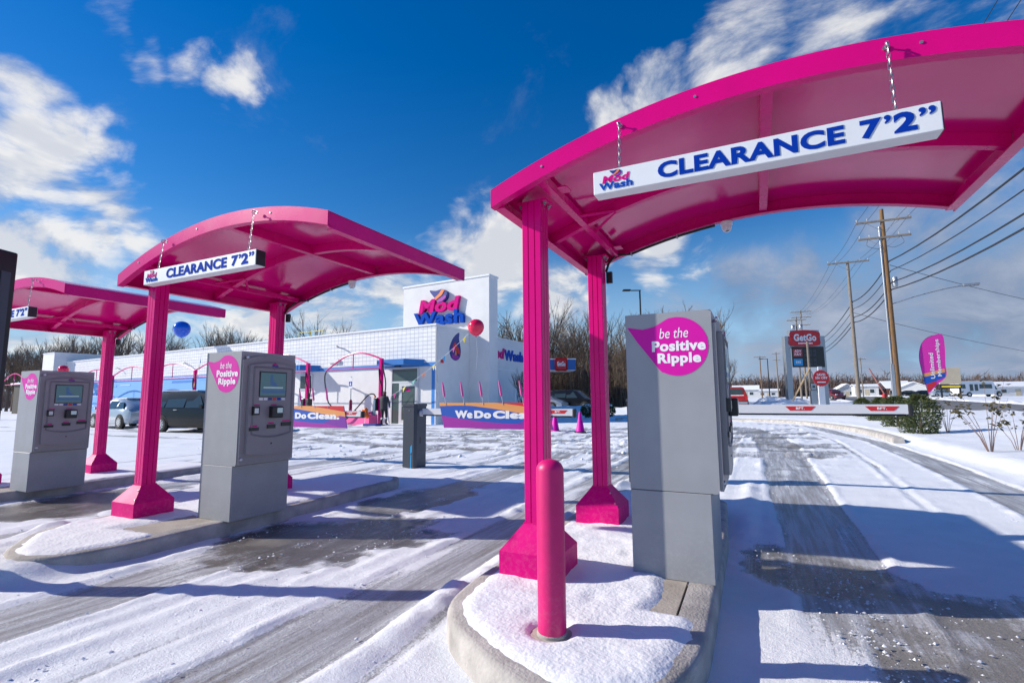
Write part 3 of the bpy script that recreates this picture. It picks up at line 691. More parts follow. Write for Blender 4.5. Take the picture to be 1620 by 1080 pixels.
# ------------------------------------------------------------------ clearance signs on chains
SX0, SX1, SY, SZ0, SZ1 = -.715, .735, 2.470, 2.206, 2.330
def make_sign():
    O = ((SX0+SX1)/2, SY, SZ0)
    root = thing('clearance_sign', 'x', 'sign', O)
    shifted(MB().bevbox(SX0, SX1, SY, SY+.085, SZ0, SZ1, .003, 1), O).build('panel', 'white', root)
    shifted(MB().box(SX1+.0005, SX1+.004, SY+.004, SY+.081, SZ0+.004, SZ1-.004), O).build('end_cap', 'black', root)
    fr = FRONT(-O[0], 0, 0)
    letters('word', 'CLEARANCE', 'sign_blue', root, fr, -.384, .402, .021, .105, .040)
    letters('figure', '7', 'sign_blue', root, fr, .458, .535, .021, .105, .045); letters('figure', '2', 'sign_blue', root, fr, .574, .652, .021, .107, .045)
    letters('mark', '\u2019', 'sign_blue', root, fr, .543, .567, .072, .108, .02); letters('mark', '\u2019', 'sign_blue', root, fr, .660, .684, .074, .110, .02); letters('mark', '\u2019', 'sign_blue', root, fr, .692, .716, .074, .110, .02)
    logo(root, FRONT(-.685-O[0], 0, .016), .175)
    for cx in (-.585, .595):
        b = MB(); top = zt(cx)-.055; z = SZ1-.006; k = 0
        pitch = .0245
        y0, y1 = SY+.04, FY0-.030
        n = int((top-z)/pitch)
        pitch = (top-z)/n
        for k in range(n+1):
            zz = z+k*pitch; f = k/n; yy = y0+(y1-y0)*f; w = .0062; hh = pitch*.70
            pts = []
            for a in range(12):
                t = 2*math.pi*a/12; u = w*math.cos(t)*(1 if k % 2 else 1); s_ = math.sin(t)
                q = (u, (hh-w)*(1 if s_ > 0 else -1)*(abs(s_) > .01)+w*s_)
                pts.append((cx+q[0], yy, zz+q[1]) if k % 2 else (cx, yy+q[0], zz+q[1]))
            b.tube(pts+[pts[0]], .0019, 5, False)
        shifted(b, O).build('chain', 'chain', root, 60)
        b = MB(); b.tube([(cx+.0, FY0-.002, top+.004), (cx, FY0-.03, top+.010), (cx-.006, FY0-.044, top+.004), (cx-.002, FY0-.046, top-.012), (cx+.006, FY0-.034, top-.016), (cx+.006, FY0-.024, top-.006)], .0042, 6)
        b.lathe([(.013, -.006), (.013, 0)], 8, (cx, FY0-.001, top+.004), 'y')
        shifted(b, O).build('hook', 'chain', root, 60)
    return root, O
sg0, SO = make_sign()
SGL = ['white clearance sign with blue letters chained to the canopy over the bollard island', 'white clearance sign with blue letters chained to the canopy beside the menu totem', 'clearance sign chained to the canopy half hidden behind the dark menu totem']
for i, (dx, dy, dz) in enumerate(ISL_OFF):
    o = sg0 if i == 0 else copy_tree(sg0, None, (SO[0]+dx+(.11 if i == 2 else 0), SO[1]+dy-(.02 if i else 0), SO[2]+dz))
    tag(o, SGL[i], 'sign', 'clearance signs')

# ------------------------------------------------------------------ dome cameras under the back plate
def make_dome():
    x, y = -.15, FY1-.035; z = zt(x)-.121; O = (x, y, z)
    root = thing('security_camera', 'x', 'camera', O)
    MB().lathe([(.046, 0), (.046, -.028), (.042, -.034)][::-1], 24).build('mount', 'plastic_white', root, 40)
    MB().lathe([(.004, -.088), (.020, -.085), (.033, -.072), (.039, -.055), (.040, -.0335)], 24).build('housing', 'plastic_white', root, 50)
    b = MB(); b.lathe([(.0145, -.014), (.0145, .004), (.012, .007), (.003, .009)], 14, (0, 0, 0)); b.v = [(p[0]*1+.004, p[1]*.8-p[2]*.7-.016, p[1]*.5-p[2]*.75-.080) for p in b.v]
    b.build('lens', 'black', root, 40)
    return root, O
dm, DO = make_dome()
for i, (dx, dy, dz) in enumerate(ISL_OFF[:2]):
    o = dm if i == 0 else copy_tree(dm, None, (DO[0]+dx-.06, DO[1]+dy, DO[2]+dz))
    tag(o, ['white dome camera under the canopy above the bollard island', 'white dome camera under the back edge of the canopy beside the menu totem'][i], 'camera', 'dome cameras under the canopies')

# ------------------------------------------------------------------ pay kiosks
def make_kiosk():
    x0, x1, x1p, y0, y1, zb, zs, ztop = -.704, -.212, -.258, 3.04, 3.632, .128, .614, 1.646
    O = (x0, y0, zb); root = thing('pay_kiosk', 'x', 'kiosk', O)
    def put(b, name, m, par=root, sm=None): return shifted(b, O).build(name, m, par, sm)
    put(MB().bevbox(x0, x1p, y0, y1+.012, zb, zs-.004, .003, 1), 'pedestal', 'kiosk')
    b = MB(); b.prism([(x0, zs), (x1-.012, zs), (x1+.0, zs+.02), (x1, ztop-.004), (x1-.004, ztop), (x0+.004, ztop), (x0, ztop-.004)], 'y', y0, y1); cab = put(b, 'cabinet', 'kiosk')
    put(MB().box(x0+.004, x1p+.01, y0+.004, y1-.004, zs-.006, zs+.001), 'seam', 'black')
    # door face: raised frame with an arched top and a bowed lower edge
    X = x1
    def yz(fy, fz): return (y0+fy*(y1-y0), ztop-fz*(ztop-zs))
    outer = [yz(.012, .985), yz(.012, .075)]+[yz(.012+.976*t, .075-.052*math.sin(math.pi*t)) for t in [i/14 for i in range(1, 14)]]+[yz(.988, .075), yz(.988, .985)]
    put(MB().prism(outer, 'x', X+.0005, X+.020), 'door', 'kiosk_face')
    rec = [yz(.10, .90), yz(.10, .125)]+[yz(.10+.84*t, .125-.03*math.sin(math.pi*t)) for t in [i/14 for i in range(1, 14)]]+[yz(.94, .125), yz(.94, .90)]+[yz(.94-.84*t, .90+.028*math.sin(math.pi*t)) for t in [i/14 for i in range(1, 14)]]
    put(MB().prism(rec, 'x', X+.0205, X+.050), 'fascia', 'kiosk_face')
    bez = [yz(.17, .735), yz(.17, .14), yz(.885, .14), yz(.885, .735)]+[yz(.885-.715*t, .735+.03*math.sin(math.pi*t)) for t in [i/10 for i in range(1, 10)]]
    # sunk bezel drawn as a proud rim
    b = MB()
    for i in range(len(bez)):
        p, q = bez[i], bez[(i+1) % len(bez)]; b.tube([(X+.05, *p), (X+.05, *q)], .009, 6)
    put(b, 'rim', 'kiosk_dark', sm=60)
    def plate(n, fy0, fy1, fz0, fz1, m, d0, d1, par=root):
        a = yz(fy0, fz0); c = yz(fy1, fz1); return put(MB().box(X+d0, X+d1, a[0], c[0], c[1], a[1]), n, m, par)
    sc = plate('screen_frame', .265, .765, .175, .405, 'black', .0505, .056)
    plate('screen', .28, .75, .185, .397, 'screen', .0562, .0575, sc)
    f = SIDE(X+.0576-O[0], y0-O[1]+.30*(y1-y0), ztop-O[2]-.37*(ztop-zs))
    patch('picture', [(.09*1, .16), (.11, .18), (.125, .12), (.175, .075), (.16, .065), (.095, .068)], 'screen_blue', sc, f, .0003, .0006)
    patch('picture', [(.02, .045), (.235, .045), (.235, .058), (.02, .058)], 'screen_light', sc, f, .0003, .0006)
    patch('picture', [(.0, .0), (.26, .0), (.26, .03), (.0, .03)], 'screen_blue', sc, f, .0003, .0006)
    for i, mm in enumerate(('white', 'white', 'navy', 'red', 'logo_blue', 'white')):
        plate('card_sticker', .275+i*.082, .275+i*.082+.066, .412, .434, mm, .0503, .0515)
    rd = plate('coin_reader', .155, .265, .49, .565, 'black', .0505, .075); plate('reader_window', .175, .245, .505, .55, 'steel', .0752, .0775, rd)
    tm = put(MB().bevbox(X+.0505, X+.105, yz(.46, 0)[0], yz(.665, 0)[0], yz(0, .595)[1], yz(0, .49)[1], .008, 2), 'card_terminal', 'black')
    plate('terminal_screen', .545, .645, .505, .55, 'screen_light', .1052, .106, tm)
    for fy0, fy1, fz0, fz1 in ((.125, .285, .675, .703), (.435, .585, .655, .69), (.70, .885, .64, .675)):
        sl_ = plate('bill_slot', fy0, fy1, fz0, fz1, 'black', .0505, .060); plate('slot_label', fy0+.02, fy1-.02, fz0-.02, fz0-.007, 'logo_pink', .0503, .0515, sl_)
    for fy, fz in ((.46, .475), (.155, .475)): plate('slot_label', fy+.03, fy+.14, fz-.002, fz+.008, 'logo_pink', .0503, .0515)
    for fy, fz in ((.075, .052), (.05, .945)):
        c = yz(fy, fz); put(MB().lathe([(.016, 0), (.016, .008), (.012, .011), (.005, .011)], 14, (X+.020, *c), 'x'), 'lock', 'steel', sm=40)
    c = yz(.53, .825); put(MB().lathe([(.007, 0), (.007, .004)], 10, (X+.050, *c), 'x'), 'keyhole', 'black')
    c = yz(.53, .155); put(MB().lathe([(.003, 0), (.003, .003)], 8, (X+.050, *c), 'x'), 'pin_camera', 'black')
    logo(root, SIDE(X+.0502-O[0], yz(.48, 0)[0]-O[1], yz(0, .128)[1]-O[2]), .07)
    # drop shaped sticker on the end panel
    cx, cz, r = -.405, 1.443, .172
    pts = [(-.693, 1.570)]+[(-.60, 1.553), (-.53, 1.568)]+[(cx+r*math.cos(R(a)), cz+r*math.sin(R(a))) for a in range(108, -135, -9)]+[(-.575, 1.398), (-.635, 1.478)]
    tip = pts[0]; body = smooth_poly(pts[1:], 3, False); fr = FRONT(-O[0], 0, -O[2])
    st = patch('sticker', [tip]+body, 'magenta', root, fr, .0006, .0008)
    letters('sticker_word', 'be the', 'letter', st, FRONT(-O[0], -.0012, -O[2]), -.503, -.340, 1.492, 1.552, 0, .2, .0008)
    letters('sticker_word', 'Positive', 'letter', st, FRONT(-O[0], -.0012, -O[2]), -.548, -.248, 1.415, 1.478, .04, 0, .0008)
    letters('sticker_word', 'Ripple', 'letter', st, FRONT(-O[0], -.0012, -O[2]), -.518, -.276, 1.328, 1.405, .04, 0, .0008)
    put(MB().box(x0+.05, x1-.05, y1+.001, y1+.01, zs+.1, ztop-.1), 'rear_hatch', 'kiosk')
    return root, O
kk, KO = make_kiosk()
KOFF = [(0, 0), (.073, -.034), (.25, -.126)]
KL = ['grey pay kiosk on the bollard island with magenta drop sticker on its sunlit end', 'grey pay kiosk with screen and slots under the canopy beside the menu totem', 'grey pay kiosk farthest from the road, under the canopy behind the menu totem']
for i, (dx, dy, dz) in enumerate(ISL_OFF):
    o = kk if i == 0 else copy_tree(kk, None, (KO[0]+dx+KOFF[i][0], KO[1]+dy+KOFF[i][1], KO[2]+dz))
    tag(o, KL[i], 'kiosk', 'pay kiosks')

# ------------------------------------------------------------------ bollard
bo = thing('bollard', 'round pink domed bollard standing in snow on the nose of the kerb island', 'bollard', (-.86, 2.15, .125))
MB().lathe([(.062, .0), (.062, .700), (.060, .712), (.052, .728), (.036, .741), (.016, .747), (.001, .748)], 40).build('sleeve', 'pink_matte', bo, 40)
MB().lathe([(.066, 0), (.066, .012), (.0625, .016)], 32).build('base_ring', 'concrete', bo, 40)

# ------------------------------------------------------------------ menu totem at the edge of the picture
tm = thing('menu_totem', 'tall slim black menu totem standing in front of a pay kiosk island', 'menu board', (-4.635, 1.515, gz(-4.5)), R(20))
MB().bevbox(-.78, 0, -.07, .07, .05, 2.25, .012, 2).build('cabinet', 'black', tm)
MB().bevbox(-.72, -.06, -.082, -.0705, .55, 2.1, .004, 1).build('display', 'glass', tm)
MB().bevbox(-.70, -.08, -.055, .055, -.02, .0495, .006, 1).build('base', 'rubber', tm)
MB().box(.0005, .006, -.03, .03, .3, 2.1).build('edge_trim', 'gate', tm)

# ------------------------------------------------------------------ barrier gates
def make_gate():
    root = thing('barrier_gate', 'x', 'gate')
    b = MB(); b.prism([(-.13, -.16), (.10, -.16), (.135, -.11), (.135, .16), (-.13, .16)], 'z', -.02, 1.10); b.build('cabinet', 'gate', root)
    b = MB(); b.prism([(-.14, -.17), (.105, -.17), (.145, -.115), (.145, .17), (-.14, .17)], 'z', 1.1005, 1.145); b.build('lid', 'gate', root)
    hub = MB().lathe([(.058, 0), (.058, .03), (.05, .036), (.02, .036)], 24, (.1355, .0, .98), 'x').build('hub', 'plastic_white', root, 40)
    MB().lathe([(.02, 0), (.02, .01)], 12, (.172, 0, .98), 'x').build('hub_cap', 'black', hub)
    fr = FRONT(0, -.1605, 0)
    st = patch('logo_stripe', [(.035, .40), (.07, .44), (.07, .31), (.035, .27)], 'cyan', root, fr)
    patch('logo_stripe', [(.04, .03), (.06, .03), (.06, .26), (.04, .26)], 'cyan', root, fr)
    patch('side_vent', [(-.03, .45), (.0, .45), (.0, .56), (-.03, .56)], 'black', root, SIDE(.1355, 0, 0))
    MB().lathe([(.01, 0), (.01, .004)], 10, (.0, -.1645, 1.03), 'y').build('lock', 'steel', root)
    arm = thing('arm', None, None); arm.parent = root
    L_ = 2.80
    prof = [(-.035, .955), (.012, .948), (.03, .96), (.035, 1.00), (.03, 1.052), (.0, 1.062), (-.035, 1.055)]
    ar = MB().prism([(y, z) for y, z in prof], 'x', .19, .19+L_).build('arm', 'plastic_white', root, 30)
    bpy.data.objects.remove(arm)
    MB().box(.19, .19+L_-.02, -.02, .022, .932, .9475).build('rubber_edge', 'rubber', ar)
    MB().bevbox(.19+L_+.0005, .19+L_+.045, -.04, .042, .932, 1.062, .012, 2).build('end_cap', 'rubber', ar)
    for x in (1.05, 1.94, 2.75):
        p = patch('reflector', [(x-.16, 1.04), (x+.16, 1.04), (x+.11, .99), (x-.11, .99)], 'red', ar, FRONT(0, -.036, 0))
        letters('lettering', 'BFT.', 'letter', p, FRONT(0, -.0385, 0), x-.045, x+.045, 1.002, 1.03, .03, 0, .001)
    return root
def arm_panel(gate):
    # printed slogan panel clipped to the arm, small pink flags along its top edge
    ar = [c for c in gate.children if c.name.startswith('arm')][0]
    x0, Lb, zb, H, sh = .66, 2.02, .735, .425, -.10
    def q(x, z): return (x0+x+sh*z/H, zb+z)
    fr = FRONT(0, -.052, 0); K = H/1.2
    p = patch('panel', [q(0, 0), q(Lb, 0), q(Lb, H), q(0, H)], 'band_blue', ar, fr, -.012, .012)
    def wave(f0, f1, n=28): return [q(Lb*i/n, f0(i/n)*K) for i in range(n+1)]+[q(Lb*i/n, f1(i/n)*K) for i in range(n, -1, -1)]
    patch('print_band', wave(lambda t: .0, lambda t: .24+.34*max(1-t*1.5, 0)**1.6), 'violet', p, fr, .0005, .0008)
    patch('print_band', wave(lambda t: 1.04+.03*math.sin(t*8)*(t < .4)-.95*max(t-.30, 0)**1.35, lambda t: 1.2), 'peach', p, fr, .0005, .0008)
    patch('print_band', [q(Lb*t, (1.2-.78*max(t-.55, 0)**1.1)*K) for t in [.55+.45*i/16 for i in range(17)]]+[q(Lb, H)], 'red', p, fr, .0014, .0006)
    patch('print_band', [q(Lb*.70, .24*K), q(Lb*1.0, .0), q(Lb, .62*K), q(Lb*.93, .66*K), q(Lb*.82, .48*K)], 'purple', p, fr, .0014, .0006)
    for wd, a0, a1 in (('We', .11, .285), ('Do', .30, .46), ('Clean.', .475, .90)):
        letters('print_word', wd, 'letter', p, FRONT(0, -.0545, 0), x0+Lb*a0, x0+Lb*a1, zb+.165, zb+.295, .07, 0, .0008)
    for i in range(5):
        x = x0+.14+i*.37; z = zb+H
        MB().tube([(x+sh, -.058, z-.04), (x+sh-.035, -.058, z+.14)], .004, 5).build('flag_stick', 'plastic_white', p)
        MB().tube([(x+sh-.026, -.058, z+.10), (x+sh-.034, -.058, z+.13), (x+sh-.058, -.058, z+.27), (x+sh-.075, -.058, z+.36)], [.010, .020, .017, .008], 6).build('flag', 'balloon_red' if 0 else 'pink_soft', p)
g0 = make_gate(); g0.location = (-1.48, 7.05, -.01)
tag(g0, 'barrier gate with plain white arm lowered across the lane beside the bollard island', 'gate', 'barrier gates')
g1 = copy_tree(g0, None, (-5.55, 7.40, gz(-5.5)-.01)); tag(g1, 'dark grey barrier gate with slogan panel, in line with the totem island', 'gate', 'barrier gates'); arm_panel(g1)
g2 = copy_tree(g0, None, (-9.78, 7.40, gz(-9.8)-.01)); tag(g2, 'barrier gate with slogan panel whose cabinet is hidden behind the pay kiosks', 'gate', 'barrier gates'); arm_panel(g2)

# ------------------------------------------------------------------ wash building
def block_material():
    m = bpy.data.materials.new('glazed block wall'); m.use_nodes = True; nt = m.node_tree; N = nt.nodes; L = nt.links; b = N['Principled BSDF']
    tc = N.new('ShaderNodeTexCoord'); sp = N.new('ShaderNodeSeparateXYZ'); cb = N.new('ShaderNodeCombineXYZ'); L.new(tc.outputs['Object'], sp.inputs[0])
    L.new(sp.outputs[0], cb.inputs[0]); L.new(sp.outputs[2], cb.inputs[1])
    br = N.new('ShaderNodeTexBrick'); br.offset = 0; br.inputs['Scale'].default_value = 1; br.inputs['Brick Width'].default_value = .30; br.inputs['Row Height'].default_value = .22
    br.inputs['Mortar Size'].default_value = .014; br.inputs['Mortar Smooth'].default_value = .3
    br.inputs['Color1'].default_value = (.80, .80, .81, 1); br.inputs['Color2'].default_value = (.72, .73, .75, 1); br.inputs['Mortar'].default_value = (.42, .44, .48, 1)
    L.new(cb.outputs[0], br.inputs[0]); L.new(br.outputs[0], b.inputs['Base Color']); b.inputs['Roughness'].default_value = .5
    bp = N.new('ShaderNodeBump'); bp.invert = True; bp.inputs['Distance'].default_value = .01; L.new(br.outputs['Fac'], bp.inputs['Height']); L.new(bp.outputs[0], b.inputs['Normal'])
    return m
M['block'] = block_material()
BO = Vector((-15, 21.75, -.17)); BA = R(-4.4)
bx_ = Vector((math.cos(BA), math.sin(BA), 0)); by_ = Vector((-math.sin(BA), math.cos(BA), 0))
def BL(x, y, z=0): return BO+bx_*x+by_*y+Vector((0, 0, z))
def building():
    r = thing('wash_building', 'long low white car wash building with blue band, block parapet and logo tower', 'building', BO, BA)
    def P(n, m, *boxes, par=r):
        b = MB()
        for q in boxes: b.box(*q)
        return b.build(n, m, par)
    W = P('wall', 'wall', (-46.8, -.0+.06, .061, 11.5, -.3, 5.05))
    P('parapet', 'block', (-46.8, -.012, 0, .06, 3.29, 5.20)); 
    P('coping', 'white', (-46.8, .03, -.06, .12, 5.201, 5.29))
    P('side_coping', 'white', (-.12, .05, .121, 2.93, 5.201, 5.27))
    P('side_wall', 'wall', (-.0595, 0, .0, 2.94, -.3, 5.20)); 
    P('rear_side_wall', 'wall', (-.0595, 0, 3.86, 11.5, -.3, 5.08)); P('rear_coping', 'white', (-.12, .05, 3.87, 11.52, 5.081, 5.15))
    P('blue_band', 'blue_trim', (-46.8, -.013, -.012, .0605, 3.06, 3.255)); P('soffit_strip', 'white', (-46.8, -.013, -.03, .0605, 3.2555, 3.2895))
    P('corner_stripe', 'blue_trim', (-.30, -.013, .02, .0606, -.2, 3.0595))
    def awn(x0, x1):
        a = MB(); pl = [(x0, .06), (x0+.55, -1.05), (x1-.55, -1.05), (x1, .06)]
        a.prism(pl, 'z', 3.12, 3.42); return a.build('awning', 'blue_awn', r)
    awn(-3.75, -.75); awn(-12.2, -9.0)
    P('awning_lamp', 'black', (-2.35, -2.05, -.6, -.4, 3.06, 3.119))
    # entrance
    d = P('door_frame', 'alum', (-3.15, -3.07, .0, .058, -.1, 3.05), (-1.27, -1.19, .0, .058, -.1, 3.05), (-3.07, -1.27, .0, .058, 2.97, 3.05), (-3.07, -1.27, .0, .058, 2.20, 2.30), (-2.55, -2.47, .0, .058, -.1, 2.20))
    P('transom', 'glass_green', (-3.07, -1.27, .03, .05, 2.30, 2.97), par=d); P('sidelight', 'glass_green', (-3.07, -2.55, .03, .05, -.1, 2.20), par=d)
    lf = P('door', 'alum', (-2.47, -2.33, -.02, .03, -.1, 2.19), (-1.41, -1.27, -.02, .03, -.1, 2.19), (-2.33, -1.41, -.02, .03, 2.02, 2.19), (-2.33, -1.41, -.02, .03, -.1, .22))
    P('pane', 'glass_green', (-2.33, -1.41, .0, .02, .22, 2.02), par=lf); P('push_bar', 'steel', (-2.28, -1.46, -.06, -.03, .95, 1.0), par=lf)
    fr = FRONT(-2.05, -.001, 1.72); patch('door_logo', [(0, 0), (.3, 0), (.3, .12), (.05, .16)], 'logo_pink', lf, FRONT(-2.05, -.0005, 1.76))
    w = P('window', 'alum', (-10.95, -9.75, -.0, .058, 1.95, 2.9)); P('pane', 'glass', (-10.85, -9.85, -.012, -.001, 2.03, 2.82), par=w)
    P('wall_box', 'white', (-8.2, -7.3, -.14, -.001, 3.52, 3.72)); 
    b = MB(); b.tube([(-7.6, -.001, 4.5), (-7.35, -.25, 4.58), (-7.1, -.42, 4.46)], .04, 6).build('wall_lamp', 'steel', r)
    b = MB(); b.tube([(-24.6, -.001, 4.2), (-24.3, -.25, 4.28), (-24.0, -.42, 4.16)], .04, 6).build('wall_lamp', 'steel', r)
    b = MB(); b.tube([(-35.6, -.001, 4.2), (-35.3, -.25, 4.28), (-35.0, -.42, 4.16)], .04, 6).build('wall_lamp', 'steel', r)
    # painted mural of blue streaks
    P('mural', 'mural_a', (-46.6, -16.0, .045, .0607, -.2, 3.055))
    rr = random.Random(4)
    for i in range(46):
        x = rr.uniform(-46, -18); w_ = rr.uniform(.8, 3.2); z = rr.uniform(.2, 2.85); h_ = rr.choice([.07, .1, .16, .3])
        P('mural_stripe', rr.choice(['mural_b', 'mural_c', 'mural_c', 'mural_a', 'blue_trim']), (x, min(x+w_, -16.1), .036-.0004*i, .0445, z, min(z+h_, 3.04)))
    # end wall: drop emblem, window
    sf = SIDE(.001, 0, 0)
    dp = smooth_poly([(1.93, 5.0), (1.45, 4.72), (1.12, 4.25), (1.05, 3.88), (1.22, 3.55), (1.60, 3.42), (1.95, 3.55), (2.10, 3.9), (2.02, 4.35), (1.92, 4.65)], 5)
    em = patch('drop_emblem', dp, 'navy', r, sf, .001, .06)
    for c, pl in (('red', [(1.3, 4.2), (1.55, 4.45), (1.98, 4.0), (2.05, 3.75), (1.75, 3.85)]), ('violet', [(1.25, 3.75), (1.7, 3.72), (2.0, 3.62), (1.7, 3.46), (1.35, 3.52)]), ('orange', [(1.5, 3.6), (1.62, 4.15), (1.72, 4.1), (1.66, 3.55)])):
        patch('emblem_stripe', pl, c, em, sf, .062, .012)
    wn = P('window', 'alum', (.001, .05, .70, 2.05, .5, 3.05)); P('pane', 'glass_green', (.0505, .058, .77, 1.98, .58, 2.18), par=wn); P('pane', 'glass_green', (.0505, .058, .77, 1.98, 2.26, 2.97), par=wn)
    P('alarm_bell', 'red', (.001, .10, .30, .52, 3.22, 3.42))
    # exit opening with roller door and its jambs
    P('roller_door', 'door_dark', (.001, .012, 4.9, 8.0, -.3, 3.1)); P('door_jamb', 'white', (.001, .10, 8.0, 8.15, -.3, 3.2)); P('door_head', 'white', (.001, .10, 4.9, 7.999, 3.101, 3.2))
    letters('sign_word', 'Mod', 'logo_pink', r, SIDE(.002, 0, 0), 4.9, 6.75, 3.82, 4.5, .042, .15, .12); letters('sign_word', 'Wash', 'logo_blue', r, SIDE(.002, 0, 0), 6.75, 9.2, 3.75, 4.45, .036, 0, .12)
    # logo tower
    T = P('tower', 'wall', (-5.05, 1.40, 2.95, 3.855, -.3, 8.30)); P('tower_coping', 'white', (-5.1, 1.45, 2.90, 3.905, 8.301, 8.40))
    logo(T, FRONT(-4.0, 2.949, 5.72), 3.75, .22)
    # left end tower
    P('end_tower', 'wall', (-49.6, -46.81, -1.0, 9, -.3, 6.1)); P('end_coping', 'white', (-49.65, -46.76, -1.05, 9.05, 6.101, 6.18))
    return r
building()
rl = thing('roof_railing', 'yellow safety railing on the flat roof of the wash building', 'railing', BL(-16, 4.6, 5.05), BA)
for x in (-1.4, 0, 1.4):
    MB().tube([(x, 0, 0), (x, 0, 1.55)], .03, 6).build('post', 'yellow', rl)
for z in (.95, 1.5): MB().tube([(-1.4, 0, z), (1.4, 0, z)], .025, 6).build('rail', 'yellow', rl)

# ------------------------------------------------------------------ vacuum stations
def vacuum(x, span, full, label, y=-1.5):
    r = thing('vacuum_station', label, 'vacuum station', BL(x, y, 0), BA, 'vacuum stations along the building')
    MB().bevbox(-.09, .09, -.09, .09, 0, 3.45, .012, 1).build('post', 'pink', r)
    MB().bevbox(-.17, .17, -.17, .17, -.05, .05, .01, 1).build('base', 'rubber', r)
    top = 3.92; e0 = 2.95 if not full else 3.42
    path = [(-span*t, 0, e0+(3.42-e0)*(1-t)+(top-3.30)*math.sin(math.pi*t)*1.0) for t in [i/16 for i in range(17)]]
    MB().tube(path, .045, 8).build('arch', 'pink', r, 40)
    MB().tube([(-.09, 0, 2.98), (-span*.93, 0, 2.98)], .03, 6).build('tie', 'pink', r)
    mid = path[8]; MB().tube([(mid[0], 0, 3.01), (mid[0], 0, mid[2]-.04)], .028, 6).build('strut', 'pink', r)
    MB().bevbox(-.36, -.095, -.16, .12, .75, 1.42, .03, 2).build('canister', 'black', r)
    MB().bevbox(.095, .34, -.16, .12, .75, 1.40, .03, 2).build('canister', 'rubber', r)
    MB().tube(smooth_poly([(.04, -.05, 3.2), (.22, -.1, 2.9), (.42, -.14, 2.4), (.46, -.14, 1.9), (.34, -.14, 1.3), (.25, -.16, 1.1)], 5, False), .035, 6).build('hose', 'rubber', r, 60)
    MB().tube(smooth_poly([(-.06, -.1, 2.9), (.05, -.16, 2.4), (.22, -.17, 2.0), (.34, -.17, 1.6), (.36, -.17, 1.2)], 5, False), .035, 6).build('hose', 'rubber', r, 60)
    if not full:
        MB().tube(smooth_poly([(-span, 0, e0), (-span-.12, -.02, e0-.3), (-span-.02, -.04, e0-.9), (-span+.25, -.05, e0-1.7), (-span+.6, -.06, .9), (-span+.8, -.08, .4), (-span+1.6, -.3, .15), (-2.9, -.3, .1), (-2.1, -.3, .35), (-1.2, -.25, 1.1), (-.7, -.2, 1.55), (-.35, -.15, 1.6), (-.25, -.1, 1.4)], 5, False), .035, 6).build('hose', 'rubber', r, 60)
    return r
vacuum(-2.4, 4.2, False, 'pink vacuum station beside the glass entrance door')
vacuum(-8.2, 5.0, True, 'pink vacuum station beside the accessible parking sign')
vacuum(-14.1, 6.15, True, 'pink vacuum station hidden behind the middle pay kiosk')
vacuum(-20.2, 6.15, True, 'pink vacuum station tied with pennants behind the dark minivan')
vacuum(-26.4, 6.15, True, 'pink vacuum station behind the fluted post of the totem island')
vacuum(-32.7, 6.15, True, 'pink vacuum station behind the silver car')
vacuum(-38.9, 6.15, True, 'pink vacuum station nearest the far end tower')

# ------------------------------------------------------------------ bits by the entrance
r = thing('flower_trough', 'pink trough of paper flowers in front of the vacuum post', 'planter', BL(-3.6, -1.35, 0), BA)
b = MB(); b.prism([(-1.15, .0), (.55, .0), (.55, .55), (-1.15, .68)], 'y', -.3, .3); b.build('trough', 'pink_soft', r)
for i in range(16):
    x = -1.05+i*.1; MB().ball((x, random.uniform(-.2, .2), .66+random.uniform(0, .1)-.06*(x+1.05)), .065, 5).build('flower', random.choice(['pink_soft', 'orange', 'purple', 'red', 'white']), r)
r = thing('balloon_cluster', 'bunch of small orange balloons beside the pink vacuum post', 'balloons', BL(-3.05, -1.95, .0), BA)
MB().tube([(0, 0, 0), (.05, 0, .55)], .012, 5).build('weight_string', 'white', r)
for i in range(9): MB().ball((random.uniform(-.16, .16), random.uniform(-.12, .12), .55+random.uniform(-.2, .25)), .12, 6, 1.1).build('balloon', 'orange_ball', r, 60)
r = thing('hanging_cloth', 'grey blue cloth hanging on the pink vacuum post', 'cloth', BL(-2.62, -1.72, .55), BA)
b = MB(); b.add([(-.16, 0, 0), (.06, -.03, -.05), (.10, -.04, .75), (-.03, -.02, .85), (-.16, .03, 0), (.06, .02, -.05), (.10, .01, .75), (-.03, .03, .85)], [(0, 1, 2, 3), (7, 6, 5, 4), (0, 4, 5, 1), (1, 5, 6, 2), (2, 6, 7, 3), (3, 7, 4, 0)]); b.build('fold', 'towel', r)
MB().tube([(-.02, 0, .85), (.03, 0, .98)], .02, 5).build('strap', 'orange', r)
r = thing('accessible_parking_sign', 'white and blue accessible parking sign on a maroon sleeved post', 'sign', BL(-5.45, -.75, 0), BA)
MB().tube([(0, 0, .5), (0, 0, 2.62)], .025, 8).build('pole', 'galv', r); MB().lathe([(.09, -.1), (.09, 1.25), (.05, 1.33)], 14).build('sleeve', mat('maroon sleeve', (.22, .01, .05), .4), r, 40)
pl = MB().bevbox(-.16, .16, -.045, -.03, 1.95, 2.55, .004, 1).build('plate', 'white', r)
patch('symbol_field', [(-.12, 2.08), (.12, 2.08), (.12, 2.34), (-.12, 2.34)], 'logo_blue', pl, FRONT(0, -.045, 0))
MB().lathe([(.055, 0), (.055, .003)], 12, (0, -.0505, 2.18), 'y').build('symbol_wheel', 'letter', pl); patch('symbol_figure', [(-.02, 2.2), (.02, 2.2), (.02, 2.31), (-.02, 2.31)], 'letter', pl, FRONT(0, -.0475, 0))

